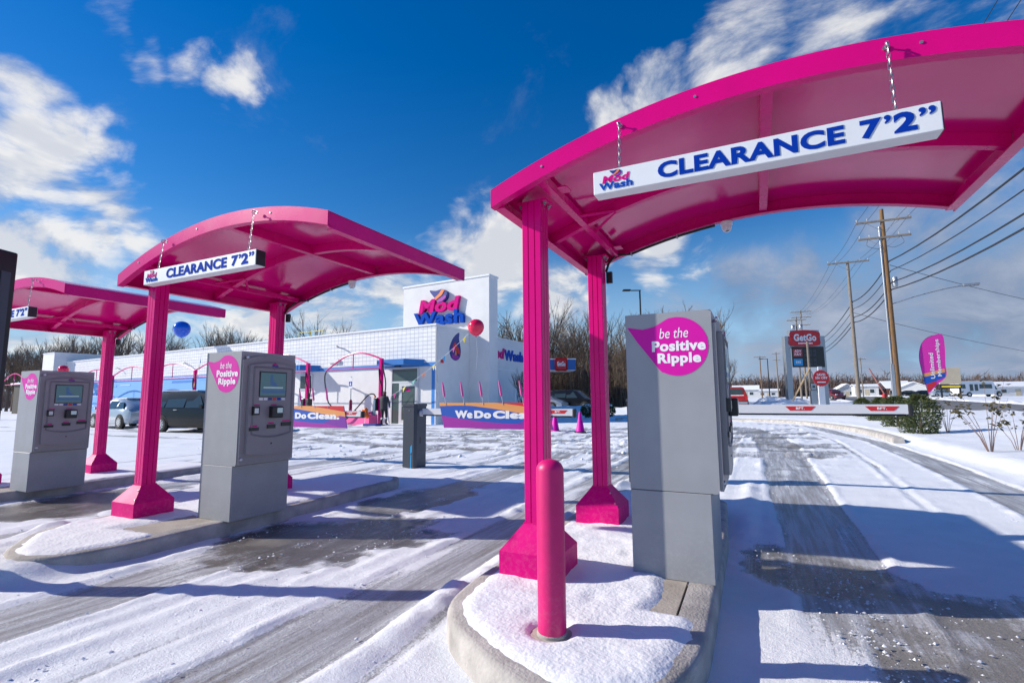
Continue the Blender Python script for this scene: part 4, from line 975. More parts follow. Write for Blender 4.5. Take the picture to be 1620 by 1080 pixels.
# person by the door, seen from behind
def person():
    j = {'pelvis': (0, 0, .92, .145), 'waist': (0, .01, 1.06, .15), 'chest': (0, .02, 1.26, .175), 'neck0': (0, .0, 1.43, .085), 'neck': (0, -.02, 1.50, .058), 'head': (0, -.04, 1.60, .092), 'crown': (0, -.03, 1.68, .078)}
    e = [('pelvis', 'waist'), ('waist', 'chest'), ('chest', 'neck0'), ('neck0', 'neck'), ('neck', 'head'), ('head', 'crown')]
    for s, n in ((-1, 'l'), (1, 'r')):
        rr = s > 0
        j.update({'hip'+n: (s*.10, 0, .86, .105), 'knee'+n: (s*.13, -.02-(.04 if rr else 0), .47, .068), 'ankle'+n: (s*.14, .03, .10, .05), 'toe'+n: (s*.16, -.12, .045, .042),
                  'sh'+n: (s*.19, .02, 1.38, .075), 'elb'+n: (s*.27, -.02-(.10 if rr else 0), 1.12, .058), 'wr'+n: (s*.26, -.10-(.20 if rr else 0), .93 if not rr else 1.02, .038), 'hand'+n: (s*.25, -.13-(.24 if rr else 0), .85 if not rr else 1.0, .04)})
        e += [('pelvis', 'hip'+n), ('hip'+n, 'knee'+n), ('knee'+n, 'ankle'+n), ('ankle'+n, 'toe'+n), ('chest', 'sh'+n), ('sh'+n, 'elb'+n), ('elb'+n, 'wr'+n), ('wr'+n, 'hand'+n)]
    names = list(j); me = bpy.data.meshes.new('body'); me.from_pydata([j[k][:3] for k in names], [(names.index(a), names.index(b_)) for a, b_ in e], [])
    o = bpy.data.objects.new('tmp', me); COL.objects.link(o); sm = o.modifiers.new('s', 'SKIN'); o.modifiers.new('d', 'SUBSURF').levels = 1
    sv = me.skin_vertices[0].data
    for i, k in enumerate(names): sv[i].radius = (j[k][3], j[k][3]*(.75 if k in ('pelvis', 'waist', 'chest') else 1)); sv[i].use_root = (i == 0)
    bpy.context.view_layer.update(); m2 = bpy.data.meshes.new_from_object(o.evaluated_get(bpy.context.evaluated_depsgraph_get())); bpy.data.objects.remove(o)
    for q in ('cloth_grey', 'cloth_black', 'skin', 'hair', 'white'): m2.materials.append(M[q])
    for p in m2.polygons:
        c = p.center; p.use_smooth = True
        p.material_index = 0 if .80 < c.z < 1.46 else 1
        if .30 < c.z < .36: p.material_index = 4
        if c.z >= 1.50: p.material_index = 3 if (c.y > -.09 or c.z > 1.66) else 2
        if abs(c.x) > .2 and c.z < 1.06 and c.y < -.12: p.material_index = 2
    r = thing('person', 'person in a charcoal jacket and black trousers standing at the entrance door', 'person', BL(-1.75, -1.9, .05), BA+R(190))
    link('body', m2, r)
    b = MB(); b.lathe([(.175, .80), (.19, .95), (.195, 1.2), (.19, 1.36), (.12, 1.44)], 16); b.v = [(x, y*.78+.015, z) for x, y, z in b.v]; b.build('jacket', 'cloth_grey', r, 60)
person()
r = thing('floor_mat', 'dark rubber block at the foot of the pink vacuum post by the door', 'mat', BL(-2.2, -2.25, 0), BA); MB().bevbox(-.45, .45, -.2, .2, 0, .13, .02, 1).build('block', 'navy', r); MB().bevbox(-.62, -.46, -.15, .15, 0, .10, .02, 1).build('end_stop', 'white', r)

# balloons and pennant strings
def balloon(p, rr, m, label, strx=0):
    r = thing('balloon', label, 'balloon', p, 0, 'large balloons tied around the yard')
    b = MB(); n = 16; prof = [(max(rr*math.sin(math.pi*i/n)*(1+.10*math.cos(math.pi*i/n)*-1), .0006), -rr*1.06*math.cos(math.pi*i/n)) for i in range(n+1)]
    b.lathe(prof, 28).build('bag', m, r, 70)
    MB().lathe([(.05, -rr*1.06-.06), (.015, -rr*1.06-.01)], 10).build('knot', m, r)
    MB().tube([(0, 0, -rr*1.06-.05), (.08+strx*.5, 0, -1.2), (strx, .02, -2.0)], .006, 4).build('string', 'white', r)
balloon(at(753, 518, 24.0), .385, 'balloon_red', 'large red balloon floating in front of the logo tower')
balloon(BL(-22.4, -1.5, 6.5), .56, 'balloon_blue', 'large blue balloon floating above the vacuum stations')
balloon(BL(-42.8, -1.5, 4.25), .42, 'balloon_red', 'red balloon at the far end tower of the wash building')
def pennants(p0, p1, sag, n, label):
    p0 = Vector(p0); p1 = Vector(p1); r = thing('pennant_string', label, 'pennants', p0, 0, 'pennant strings')
    f = lambda t: (p1-p0)*t+Vector((0, 0, -sag*4*t*(1-t)))
    MB().tube([f(i/20) for i in range(21)], .008, 4).build('cord', 'white', r)
    cs = ['yellow', 'pink_soft', 'cyan', 'yellow', 'orange', 'green']
    for i in range(n):
        a = f((i+.3)/n); c = f((i+.3)/n+.20/(p1-p0).length); mid_ = (a+c)/2+Vector((random.uniform(-.05, .05), random.uniform(-.06, .06), -.26))
        b = MB(); o = Vector((.004, -.012, 0)); b.add([a, c, mid_, a+o, c+o, mid_+o], [(0, 1, 2), (5, 4, 3), (0, 3, 4, 1), (1, 4, 5, 2), (2, 5, 3, 0)]); b.build('pennant', cs[i % 6], r)
pennants(at(742, 527, 24), BL(-2.3, -1.62, 1.2), .25, 9, 'string of coloured pennants from the red balloon to the vacuum post by the door')
pennants(BL(-19.3, -1.5, 5.3), BL(-20.2, -1.62, 2.0), .15, 8, 'string of pennants hanging down to the vacuum post by the mural')

# traffic cones
for (x, y, lb) in ((-5.6, 16.9, 'pink traffic cone standing clear in the snowy yard'), (-6.65, 17.2, 'pink traffic cone half hidden behind the fluted canopy post')):
    r = thing('traffic_cone', lb, 'cone', (x, y, gz(x)+.03), R(20), 'traffic cones')
    MB().lathe([(.17, .035), (.15, .06), (.035, .70), (.02, .72)], 20).build('cone', 'magenta', r, 40); MB().bevbox(-.2, .2, -.2, .2, -.01, .034, .01, 1).build('base', 'rubber', r)

# ------------------------------------------------------------------ vehicles
def wheel(par, x, y, r_, w=.22, side=-1):
    t = MB().lathe([(r_*.62, -w/2), (r_*.93, -w/2), (r_, -w*.32), (r_, w*.32), (r_*.93, w/2), (r_*.62, w/2)], 24, (x, y, r_), 'y').build('tyre', 'tyre', par, 40)
    rim = MB().lathe([(r_*.60, -w*.30), (r_*.60, w*.30)], 20, (x, y, r_), 'y').build('rim', 'tyre', t)
    b = MB()
    for k in range(10):
        a = 2*math.pi*k/10; c, s_ = math.cos(a), math.sin(a); yy = y+side*(w/2+.004)
        u = Vector((c, 0, s_)); v = Vector((-s_, 0, c)); o = Vector((x, yy, r_))
        q = [o+u*r_*.10+v*r_*.05, o+u*r_*.62+v*r_*.085, o+u*r_*.62-v*r_*.085, o+u*r_*.10-v*r_*.05]; d = Vector((0, -side*.03, 0))
        b.add(q+[p+d for p in q], [(0, 1, 2, 3), (7, 6, 5, 4), (0, 4, 5, 1), (1, 5, 6, 2), (2, 6, 7, 3), (3, 7, 4, 0)])
    b.build('spokes', 'rim', rim)
    MB().lathe([(r_*.66, 0), (r_*.66, .02), (r_*.60, .02)][::1], 24, (x, y+side*(w/2+.0)-(.02 if side > 0 else 0), r_), 'y').build('rim_edge', 'rim', rim, 40)
def car(name, label, cat, p, rz, paint, st, wheels, r_, glass, extra=None, group=None):
    # st: stations along the length (x, z_low, z_belt, z_roof, half_width_low, half_width_roof)
    r = thing(name, label, cat, p, rz, group); b = MB(); vs = []
    for (x, zl, zbelt, zr, wl, wr) in st:
        zm = zl+(zbelt-zl)*.45
        half = [(wl*.90, zl), (wl*.985, zl+.10), (wl, zm), (wl*.965, zbelt), (wr+(wl*.965-wr)*.12 if zr > zbelt+.05 else wl*.93, zr-.05 if zr > zbelt+.05 else zbelt+.01), (wr*.80, zr)]
        ring = [(x, -y, z) for y, z in half]+[(x, y, z) for y, z in half[::-1]]; vs += ring
    n = 12; b.add(vs, [(j*n+i, j*n+(i+1) % n, (j+1)*n+(i+1) % n, (j+1)*n+i) for j in range(len(st)-1) for i in range(n)]+[list(range(n)), list(range((len(st)-1)*n, len(st)*n))])
    body = b.build('body', paint, r, 38)
    ws = [s_[4] for s_ in st]; wmax = max(ws)
    for (x0, x1, t0, t1, z0, z1, wb, wt) in glass:           # side windows, slightly proud
        for sd_ in (-1, 1):
            q = [(x0, sd_*wb, z0), (x1, sd_*wb, z0), (t1, sd_*wt, z1), (t0, sd_*wt, z1)]
            bb = MB(); bb.add(q+[(a, c-sd_*.02, z) for a, c, z in q], [(0, 1, 2, 3), (7, 6, 5, 4), (0, 4, 5, 1), (1, 5, 6, 2), (2, 6, 7, 3), (3, 7, 4, 0)]); bb.build('side_window', 'glass', r)
    for x in wheels:
        for sd_ in (-1, 1):
            MB().lathe([(r_*1.16, -.02), (r_*1.16, .02)], 22, (x, sd_*(wmax-.012), r_*1.0), 'y').build('wheel_arch', 'tyre', body)
            wh = thing('wheel', None, None); wh.parent = r; wheel(wh, x, sd_*(wmax-.07), r_, .2, sd_)
    if extra: extra(r, body)
    return r
def box_part(r, n, m, *q): return MB().bevbox(*q, .008, 1).build(n, m, r)
VAN = [(-2.5, .45, .95, 1.05, .85, .7), (-2.46, .30, 1.02, 1.55, .93, .66), (-2.2, .24, 1.04, 1.70, .97, .70), (-1.2, .22, 1.03, 1.75, .985, .72), (.2, .22, 1.0, 1.74, .985, .72), (.75, .22, .99, 1.66, .98, .70), (1.55, .22, .98, 1.03, .97, .80), (2.2, .26, .86, .90, .93, .75), (2.5, .42, .70, .74, .80, .6)]
def van_x(r, b):
    for s_ in (-1, 1): box_part(r, 'tail_lamp', 'lamp_red', -2.50, -2.30, s_*.86-.10, s_*.86+.105, 1.02, 1.22); box_part(r, 'mirror', 'car_dark', .95, 1.10, s_*1.08-.1, s_*1.08+.1, 1.02, 1.16)
    for s_ in (-1, 1):
        box_part(r, 'door_handle', 'steel', -.75, -.55, s_*.99-.012, s_*.99+.012, .93, .96)
    bb = MB(); bb.add([(-2.487, -.62, 1.10), (-2.487, .62, 1.10), (-2.35, .58, 1.60), (-2.35, -.58, 1.60), (-2.46, -.62, 1.10), (-2.46, .62, 1.10), (-2.32, .58, 1.60), (-2.32, -.58, 1.60)], [(0, 1, 2, 3), (7, 6, 5, 4), (0, 4, 5, 1), (1, 5, 6, 2), (2, 6, 7, 3), (3, 7, 4, 0)]); bb.build('rear_window', 'glass', r)
    MB().bevbox(-2.15, .1, -.60, .60, 1.735, 1.765, .012, 2).build('roof_snow', 'snow', r)
vg = [(-2.2, -1.35, -1.98, -1.32, 1.06, 1.56, .965, .755), (-1.27, -.2, -1.24, -.22, 1.05, 1.60, .965, .765), (-.12, .95, -.14, .45, 1.03, 1.58, .965, .76)]
car('minivan', 'dark grey minivan parked in front of the blue mural', 'minivan', (-21.2, 13.75, -.165), R(6), 'car_dark', VAN, (-1.45, 1.55), .34, vg, van_x)
SED = [(-2.15, .40, .80, .86, .78, .6), (-2.05, .28, .92, .98, .86, .62), (-1.6, .22, .95, 1.20, .89, .60), (-.9, .20, .95, 1.44, .90, .60), (.1, .20, .93, 1.46, .90, .60), (.6, .20, .92, 1.34, .90, .60), (1.25, .20, .90, .96, .89, .70), (1.85, .24, .78, .84, .86, .66), (2.15, .38, .62, .68, .74, .5)]
def sed_x(r, b):
    for s_ in (-1, 1): box_part(r, 'head_lamp', 'lamp_clear', 1.85, 2.05, s_*.70-.10, s_*.70+.10, .62, .74); box_part(r, 'mirror', 'car_silver', .85, .97, s_*.98-.09, s_*.98+.09, .93, 1.05)
    MB().bevbox(-1.0, .3, -.5, .5, 1.445, 1.485, .012, 2).build('roof_snow', 'snow', r)
sg_ = [(-1.65, -.85, -1.2, -.82, .97, 1.28, .885, .69), (-.77, .1, -.74, .08, .96, 1.33, .885, .67), (.18, 1.05, .16, .52, .95, 1.30, .885, .68)]
car('silver_car', 'silver hatchback with snow on its roof beside the dark minivan', 'car', (-28.75, 14.5, -.165), R(176), 'car_silver', SED, (-1.35, 1.35), .33, sg_, sed_x)
PK = [(-2.75, .55, 1.02, 1.05, .92, .85), (-2.7, .45, 1.08, 1.10, .96, .88), (-1.15, .42, 1.10, 1.12, .97, .90), (-1.1, .42, 1.10, 1.78, .97, .68), (.35, .42, 1.10, 1.82, .97, .70), (.95, .42, 1.08, 1.14, .97, .85), (2.1, .42, 1.04, 1.08, .96, .82), (2.7, .55, .95, 1.0, .88, .75)]
def pk_x(r, b):
    for s_ in (-1, 1): box_part(r, 'tail_lamp', 'lamp_red', -2.77, -2.70, s_*.85-.07, s_*.85+.07, .75, 1.05)
    box_part(r, 'rear_window', 'glass', -1.17, -1.09, -.62, .62, 1.2, 1.66); box_part(r, 'bumper', 'steel', -2.86, -2.7, -.9, .9, .5, .66); MB().bevbox(-2.3, -1.2, -.7, .7, 1.09, 1.17, .02, 2).build('bed_snow', 'snow', r)
pg = [(-1.05, -.35, -1.0, -.34, 1.13, 1.68, .955, .745), (-.28, .75, -.27, .42, 1.12, 1.70, .955, .745)]
pp = at(1162, 640, 40)
car('pickup_truck', 'red pickup truck seen from behind on the drive past the barrier', 'truck', (pp.x, pp.y, .14), R(92), 'car_red', PK, (-1.7, 1.75), .38, pg, pk_x)
def suv_x(r, b):
    for s_ in (-1, 1): box_part(r, 'head_lamp', 'lamp_clear', 2.3, 2.5, s_*.68-.14, s_*.68+.14, .78, .9)
    MB().bevbox(-1.9, .3, -.6, .6, 1.74, 1.80, .012, 2).build('roof_snow', 'snow', r); box_part(r, 'windshield', 'glass', .80, 1.3, -.68, .68, 1.1, 1.5)
ps = at(1316, 630, 83); car('maroon_suv', 'maroon car with snow on its roof beyond the round red sign', 'car', (ps.x, ps.y, hz(ps.x, ps.y)), R(-65), 'car_maroon', VAN, (-1.45, 1.55), .36, vg, suv_x)
for px_, dd, rz_, pm, lb in ((1440, 118, 2, 'car_dark', 'black car parked in front of the grey house across the road'), (1462, 116, 30, 'car_dark', 'dark car parked behind the magenta feather flag'), (1490, 112, 10, 'car_silver', 'pale car parked below the yellow roadside sign')):
    ps = at(px_, 622, dd); car('parked_car', lb, 'car', (ps.x, ps.y, hz(ps.x, ps.y)-.05), R(rz_), pm, SED, (-1.35, 1.35), .33, sg_, None, 'cars parked across the road')
pb = at(905, 645, 44); car('parked_car', 'long black car parked below the fuel station canopy', 'car', (pb.x, pb.y, .15), R(-4), 'car_dark', VAN, (-1.45, 1.55), .34, vg, None)
pb = at(868, 645, 43); car('parked_car', 'silver car parked beside the long black car at the station', 'car', (pb.x-.6, pb.y, .15), R(-4), 'car_silver', SED, (-1.35, 1.35), .33, sg_, None)
BUS = [(-4.0, .5, 1.5, 2.80, 1.05, 1.0), (-3.95, .42, 1.5, 2.95, 1.16, 1.08), (0, .42, 1.5, 3.0, 1.18, 1.1), (2.3, .42, 1.5, 2.96, 1.18, 1.1), (2.55, .42, 1.45, 2.6, 1.12, 1.0), (3.0, .42, 1.25, 1.9, 1.0, .8), (3.2, .42, 1.15, 1.28, .98, .85), (4.0, .45, 1.02, 1.1, .92, .8), (4.15, .6, .9, .95, .85, .7)]
bg = [(-3.5, -2.9, -3.5, -2.9, 1.55, 2.35, 1.185, 1.15), (-2.1, -1.5, -2.1, -1.5, 1.1, 2.35, 1.19, 1.16), (-1.2, -.6, -1.2, -.6, 1.1, 2.35, 1.19, 1.16), (-.3, 2.0, -.3, 2.0, 1.55, 2.35, 1.19, 1.16), (2.55, 3.05, 2.6, 2.85, 1.35, 1.95, 1.05, .98)]
def bus_x(r, b): box_part(r, 'bonnet', 'car_dark', 3.35, 4.14, -.9, .9, .62, 1.14)
ps = at(1545, 623, 96); car('shuttle_bus', 'white shuttle bus with dark bonnet parked across the road', 'bus', (ps.x, ps.y, hz(ps.x, ps.y)-.05), R(24), 'car_white', BUS, (-2.3, 3.2), .42, bg, bus_x)

# ------------------------------------------------------------------ utility poles, wires
def pole(label, x, y, h, m, arms, extra=None, r0=.17):
    z = hz(x, y)-.05; r = thing('utility_pole', label, 'utility pole', (x, y, z), R(2), 'wooden utility poles')
    MB().tube([(0, 0, -.4), (0, 0, h*.5), (0, 0, h)], [r0, r0*.85, r0*.66], 12).build('pole', m, r, 60)
    for za, w in arms:
        a = MB().bevbox(-w/2, w/2, -.20, -.09, za-.07, za+.07, .01, 1).build('crossarm', 'wood', r)
        for k in (-.47, -.28, .28, .47):
            MB().lathe([(.02, -.02), (.025, .05), (.065, .07), (.03, .10), (.065, .13), (.03, .16), (.05, .19), (.01, .22)], 10, (w*k, -.145, za+.07)).build('insulator', 'porcelain', a, 50)
        for s_ in (-1, 1): MB().tube([(s_*w*.3, -.10, za-.06), (s_*.1, -.10, za-.75)], .018, 5).build('brace', 'galv', a)
    if extra: extra(r)
    return r
def ex_a(r):
    MB().tube([(-.24, -.05, -.2), (-.24, -.05, 13.5)], .075, 8).build('riser_pipe', 'galv', r, 50)
    MB().bevbox(-.36, -.12, -.16, .06, -.1, 3.4, .02, 1).build('guard', 'galv', r)
    MB().lathe([(.16, -.35), (.17, -.3), (.17, .3), (.14, .36)], 14, (.42, 0, 9.3)).build('splice_can', 'galv', r, 50)
    MB().tube(smooth_poly([(.1, 0, 7.7), (1.6, -.1, 8.15), (3.2, -.2, 8.5), (4.2, -.25, 8.62)], 5, False), .035, 6).build('lamp_arm', 'galv', r)
    MB().bevbox(4.1, 5.0, -.42, -.08, 8.55, 8.72, .05, 2).build('lamp_head', 'galv', r)
    for s_ in (-1, 1): MB().tube(smooth_poly([(s_*1.0, -.14, 12.6), (s_*1.1, -.25, 12.1), (s_*.5, -.3, 11.8), (s_*.15, -.1, 12.0)], 5, False), .014, 5).build('jumper', 'cable', r)
pole('tall brown wooden utility pole with a galvanised riser pipe and two crossarms', 9, 44, 14.8, 'wood_new', ((13.9, 3.4), (12.65, 3.2)), ex_a, .20)
pole('bleached wooden utility pole with one crossarm on its very top', 9, 59.5, 14.7, 'wood', ((14.55, 3.6),), None, .19)
pole('wooden utility pole with three crossarms rising behind the price pylon', 8.6, 112, 17.2, 'wood', ((16.9, 3.6), (15.8, 3.4), (14.3, 3.0)))
pole('wooden utility pole with transformer cans behind the price pylon', 6.9, 100, 14.5, 'wood', ((13.9, 3.0),), lambda r: [MB().lathe([(.3, 0), (.32, .05), (.32, .8), (.2, .9)], 14, (s_*.6, -.1, 12.2)).build('transformer', 'galv', r, 50) for s_ in (-1, 1)])
pole('slender far utility pole beside the black street lamp', 1.0, 122, 9.2, 'wood_new', ((9.0, 2.4),), None, .14)
pole('tall grey far utility pole between the street lamp and the price pylon', 5.4, 158, 12.6, 'wood', ((12.2, 2.2), (10.4, 2.0)), None, .2)
pole('short far utility pole near the grey houses', 20.5, 130, 8.5, 'wood', ((8.2, 2.0),), None, .13)
def lamp_post(p, h, label, m='black', rz=0):
    r = thing('lamp_post', label, 'lamp post', p, rz, 'lamp posts'); MB().lathe([(.09, -.1), (.08, h*.5), (.06, h)], 12).build('post', m, r, 50)
    a = MB().bevbox(-.9, .08, -.05, .05, h, h+.07, .01, 1).build('arm', m, r); MB().bevbox(-1.3, -.7, -.16, .16, h-.005, h+.11, .03, 1).build('lamp_head', m, a); MB().lathe([(.2, -.1), (.2, .35)], 14).build('footing', 'concrete', r)
lt = at(1012, 458, 38); lamp_post((lt.x, lt.y, 0), lt.z-.1, 'black lamp post behind the pay kiosk on the bollard island', 'black', R(25))
lt = at(1214, 568, 80); lamp_post((lt.x, lt.y, hz(lt.x, lt.y)), lt.z-hz(lt.x, lt.y), 'black lamp post beside the red pickup truck', 'black', R(20))
WN = 0
def wire(pts, sag, label, rr=.022):
    P_ = [Vector(p) for p in pts]; path = []
    for a, c in zip(P_[:-1], P_[1:]):
        for i in range(16): t = i/16; path.append(a+(c-a)*t+Vector((0, 0, -sag*4*t*(1-t)*(c-a).length/40)))
    path.append(P_[-1]); o = path[0]; b = MB().tube([p-o for p in path], rr, 5); w = b.build('power_line', 'cable'); w.location = o
    tag(w, label, 'cable', 'overhead cables')
W1 = 'thin overhead wire strung along the tops of the utility poles'; W2 = 'thick black overhead cable bundle strung low along the utility poles'
for dx in (-1.55, -.9, .9, 1.55):
    wire([(9+dx, -10, 15.2), (9+dx, 43.85, 14.1), (9+dx*.95, 59.4, 14.75), (8.6+dx*.9, 111.8, 17.1)], .9, W1, .014)
for dz, dx, rr in ((10.9, .2, .045), (10.2, .25, .03), (9.35, .25, .04), (8.8, .2, .045)):
    wire([(9+dx, -10, dz+.2), (9+dx, 44, dz), (9+dx, 59.5, dz-.3), (8.6+dx, 112, dz+1.0)], 1.3, W2, rr)
wire([(9.2, 44, 10.6), (60, 100, 9.5)], .8, 'single cable crossing the road towards the houses', .02)
wire([(9, 59.5, 9.5), (70, 120, 5.2)], 1.0, 'low service cable crossing the road behind the shuttle bus', .022)

# ------------------------------------------------------------------ fuel station price pylon
gl = at(1248, 632, 62); gr_ = at(1305, 632, 62); gy = math.atan2(gr_.y-gl.y, gr_.x-gl.x); gm = (gl+gr_)/2
r = thing('price_pylon', 'tall grey fuel station pylon with red oval header and dark price board', 'sign', (gm.x, gm.y, hz(gm.x, gm.y)-.05), gy)
def G_(n, m, x0, x1, z0, z1, y0, y1, par=None, bv=.03): return MB().bevbox(x0, x1, y0, y1, z0, z1, bv, 2).build(n, m, par or r)
G_('leg', 'galv', -2.45, -1.75, 0, 8.5, -.35, .35); G_('leg', 'galv', 1.95, 2.6, 0, 8.5, -.35, .35); G_('header', 'galv', -1.749, 1.949, 7.0, 9.25, -.34, .34)
bd = G_('price_board', 'gg_panel', -1.70, 2.3, 4.6, 7.15, -.48, -.351)
hp = patch('header_panel', smooth_poly([(-1.75, 7.35), (.0, 7.22), (1.75, 7.35), (1.85, 8.2), (1.75, 9.0), (0, 9.25), (-1.75, 9.0), (-1.85, 8.2)], 4), 'red', r, FRONT(0, -.5, 0), 0, .05)
letters('header_word', 'GetGo', 'letter', hp, FRONT(0, -.552, 0), -1.4, 1.4, 7.85, 8.75, .04, 0, .02); patch('header_line', [(-.9, 7.5), (.9, 7.5), (.9, 7.65), (-.9, 7.65)], 'letter', hp, FRONT(0, -.552, 0), 0, .02)
q = patch('price_label', [(-1.55, 5.95), (-.45, 5.95), (-.45, 6.85), (-1.55, 6.85)], 'red', bd, FRONT(0, -.482, 0), 0, .02); letters('label_word', 'ADV', 'letter', q, FRONT(0, -.504, 0), -1.42, -.55, 6.45, 6.78, .03, 0, .01); letters('label_word', 'PAY', 'letter', q, FRONT(0, -.504, 0), -1.42, -.55, 6.03, 6.36, .03, 0, .01)
q = patch('price_label', [(-1.55, 4.8), (-.45, 4.8), (-.45, 5.65), (-1.55, 5.65)], 'cyan', bd, FRONT(0, -.482, 0), 0, .02); letters('label_word', 'E85', 'letter', q, FRONT(0, -.504, 0), -1.3, -.7, 5.08, 5.38, .03, 0, .01)
for zz in (5.95, 4.8):
    for x in (-.2, .35, .9): patch('digit', [(x, zz), (x+.4, zz), (x+.4, zz+.85), (x, zz+.85), (x, zz+.5), (x+.3, zz+.5), (x+.3, zz+.35), (x, zz+.35)], 'seg', bd, FRONT(0, -.482, 0), 0, .01)
rp = at(1298, 598, 50); r = thing('round_sign', 'round red offer sign with scalloped edge on a white post', 'sign', (rp.x, rp.y, hz(rp.x, rp.y)-.05), gy)
MB().bevbox(-.32, .32, -.06, .06, -.1, 2.35, .02, 1).build('post', 'white', r)
zc = rp.z+.05-hz(rp.x, rp.y); ds = patch('disc', [((.78+.05*(i % 2))*math.cos(2*math.pi*i/40), zc+(.78+.05*(i % 2))*math.sin(2*math.pi*i/40)) for i in range(40)], 'red', r, FRONT(0, -.07, 0), 0, .05)
letters('word', 'SAVE!', 'letter', ds, FRONT(0, -.122, 0), -.42, .42, zc+.22, zc+.48, .03, 0, .01); letters('word', '50\u00a2 OFF', 'letter', ds, FRONT(0, -.122, 0), -.6, .6, zc-.14, zc+.14, .03, 0, .01); patch('line', [(-.42, zc-.45), (.42, zc-.45), (.42, zc-.34), (-.42, zc-.34)], 'letter', ds, FRONT(0, -.122, 0), 0, .01)
MB().box(-.2, .2, -.05, .05, 2.351, zc+1.15).build('back_plate', 'white', r)
sp_ = at(1277, 540, 57); r = thing('service_post', 'wooden service post with grey meter boxes and a leaning timber brace', 'post', (sp_.x, sp_.y, hz(sp_.x, sp_.y)-.05), gy)
MB().tube([(0, 0, -.2), (0, 0, sp_.z-.1)], [.16, .12], 10).build('post', 'wood', r, 50)
MB().bevbox(-.25, .45, -.45, -.17, .2, 1.75, .02, 1).build('meter_box', 'galv', r); mb_ = MB().bevbox(-.15, .4, -.43, -.17, 1.8, 2.5, .02, 1).build('meter_box', 'galv', r)
MB().lathe([(.14, -.05), (.14, 0)], 14, (.1, -.432, 2.15), 'y').build('meter_glass', 'glass', mb_)
MB().tube([(-2.6, -.25, 0), (-.05, -.2, 4.3)], .10, 4).build('brace', 'timber', r); MB().tube([(.75, -.2, 0), (.12, -.2, 3.9)], .05, 5).build('conduit', 'galv', r)

# feather flag
fb = at(1470, 642, 35); r = thing('feather_flag', 'magenta feather flag with white lettering beside the road', 'flag', (fb.x, fb.y, hz(fb.x, fb.y)+.02), R(8))
zb = 1.25; pts = smooth_poly([(.05, zb), (-.05, zb+.7), (-.22, zb+1.6), (-.28, zb+2.6), (-.05, zb+3.5), (.45, zb+3.95), (1.15, zb+4.08), (1.25, zb+3.2), (1.18, zb+2.0), (1.15, zb+1.15), (.55, zb+.55)], 5)
fl = patch('cloth', pts, 'flag_pink', r, FRONT(0, 0, 0), 0, .012)
MB().tube(smooth_poly([(.05, .02, -.2), (.02, .02, 1.2), (-.22, .02, zb+1.6), (-.28, .02, zb+2.6), (-.05, .02, zb+3.5), (.45, .02, zb+3.97), (1.15, .02, zb+4.1)], 5, False), .018, 6).build('pole', 'black', r, 60)
def band(f0, f1, m):
    ins = [p for p in pts]; xs = np.linspace(-.14, 1.10, 16)
    patch('print_band', [(x, f0(x)) for x in xs]+[(x, f1(x)) for x in xs[::-1]], m, fl, FRONT(0, 0, 0), .0125, .004)
band(lambda x: zb+1.15+.25*max(x, 0), lambda x: zb+1.38+.28*max(x, 0), 'peach'); band(lambda x: max(zb+.62+.42*max(x, 0)**1.1, zb+.05), lambda x: zb+1.15+.25*max(x, 0), 'band_blue')
patch('print_band', [(.0, zb+.1), (.07, zb+.1), (.5, zb+.58), (.55, zb+.84), (.0, zb+.6)], 'red', fl, FRONT(0, 0, 0), .0165, .003)
for txt, x0, x1, z0, z1 in (('Unlimited', .26, .52, zb+1.0, zb+2.8), ('Memberships', .68, .98, zb+1.15, zb+3.75)):
    letters('word', txt, 'letter', fl, ((x1, -.018, 0), (0, 0, 1), (-1, 0, 0), (0, -1, 0)), z0, z1, 0, x1-x0, .02, 0, .002)

# roadside signs and far buildings
ys_ = at(1503, 606, 80); r = thing('roadside_sign', 'cream roadside sign with black lower panel behind the feather flag', 'sign', (ys_.x, ys_.y, hz(ys_.x, ys_.y)), R(5))
MB().bevbox(-1.4, 1.4, -.2, .2, 2.3, 4.9, .03, 1).build('panel', 'house_b', r); MB().bevbox(-1.4, 1.4, -.21, .19, 1.6, 2.25, .03, 1).build('lower_panel', 'black', r); MB().box(-1.2, 1.2, -.24, -.212, 1.8, 2.05).build('lettering_strip', 'yellow', r)
for x in (-1.2, 1.2): MB().box(x-.1, x+.1, -.1, .1, -.3, 1.6).build('post', 'black', r)
def house(px_, dd, w, d, h, rise, m, label, rz=0, gable=False, v=626):
    p = at(px_, v, dd); z = hz(p.x, p.y)-.1; r = thing('house', label, 'house', (p.x, p.y, z), R(rz))
    MB().box(-w/2, w/2, 0, d, -1, h).build('wall', m, r)
    b = MB()
    if gable: b.prism([(-w/2-.3, h), (0, h+rise), (w/2+.3, h), (w/2+.3, h+.15), (0, h+rise+.18), (-w/2-.3, h+.15)], 'y', -.4, d+.4); MB().prism([(-w/2, h), (0, h+rise-.05), (w/2, h)], 'y', .02, .2).build('gable', m, r)
    else: b.prism([(-.4, h), (d/2, h+rise), (d+.4, h), (d+.4, h+.15), (d/2, h+rise+.18), (-.4, h+.15)], 'x', -w/2-.3, w/2+.3)
    b.build('roof', 'snow', r)
    for x in (-w*.3, w*.22):
        wn = MB().box(x-.6, x+.6, -.05, -.001, h*.35, h*.75).build('window', 'white', r); MB().box(x-.5, x+.5, -.07, -.051, h*.38, h*.72).build('pane', 'glass', wn)
    MB().box(-.5, .5, -.05, -.002, -1, h*.72).build('door', 'house_b', r)
    return r
house(1341, 150, 5, 6, 2.2, 1.7, 'house', 'small white gabled house far across the road', 5, True)
house(1372, 140, 5.5, 6, 3.0, .5, 'house', 'flat roofed white shed left of the brown utility pole', 0)
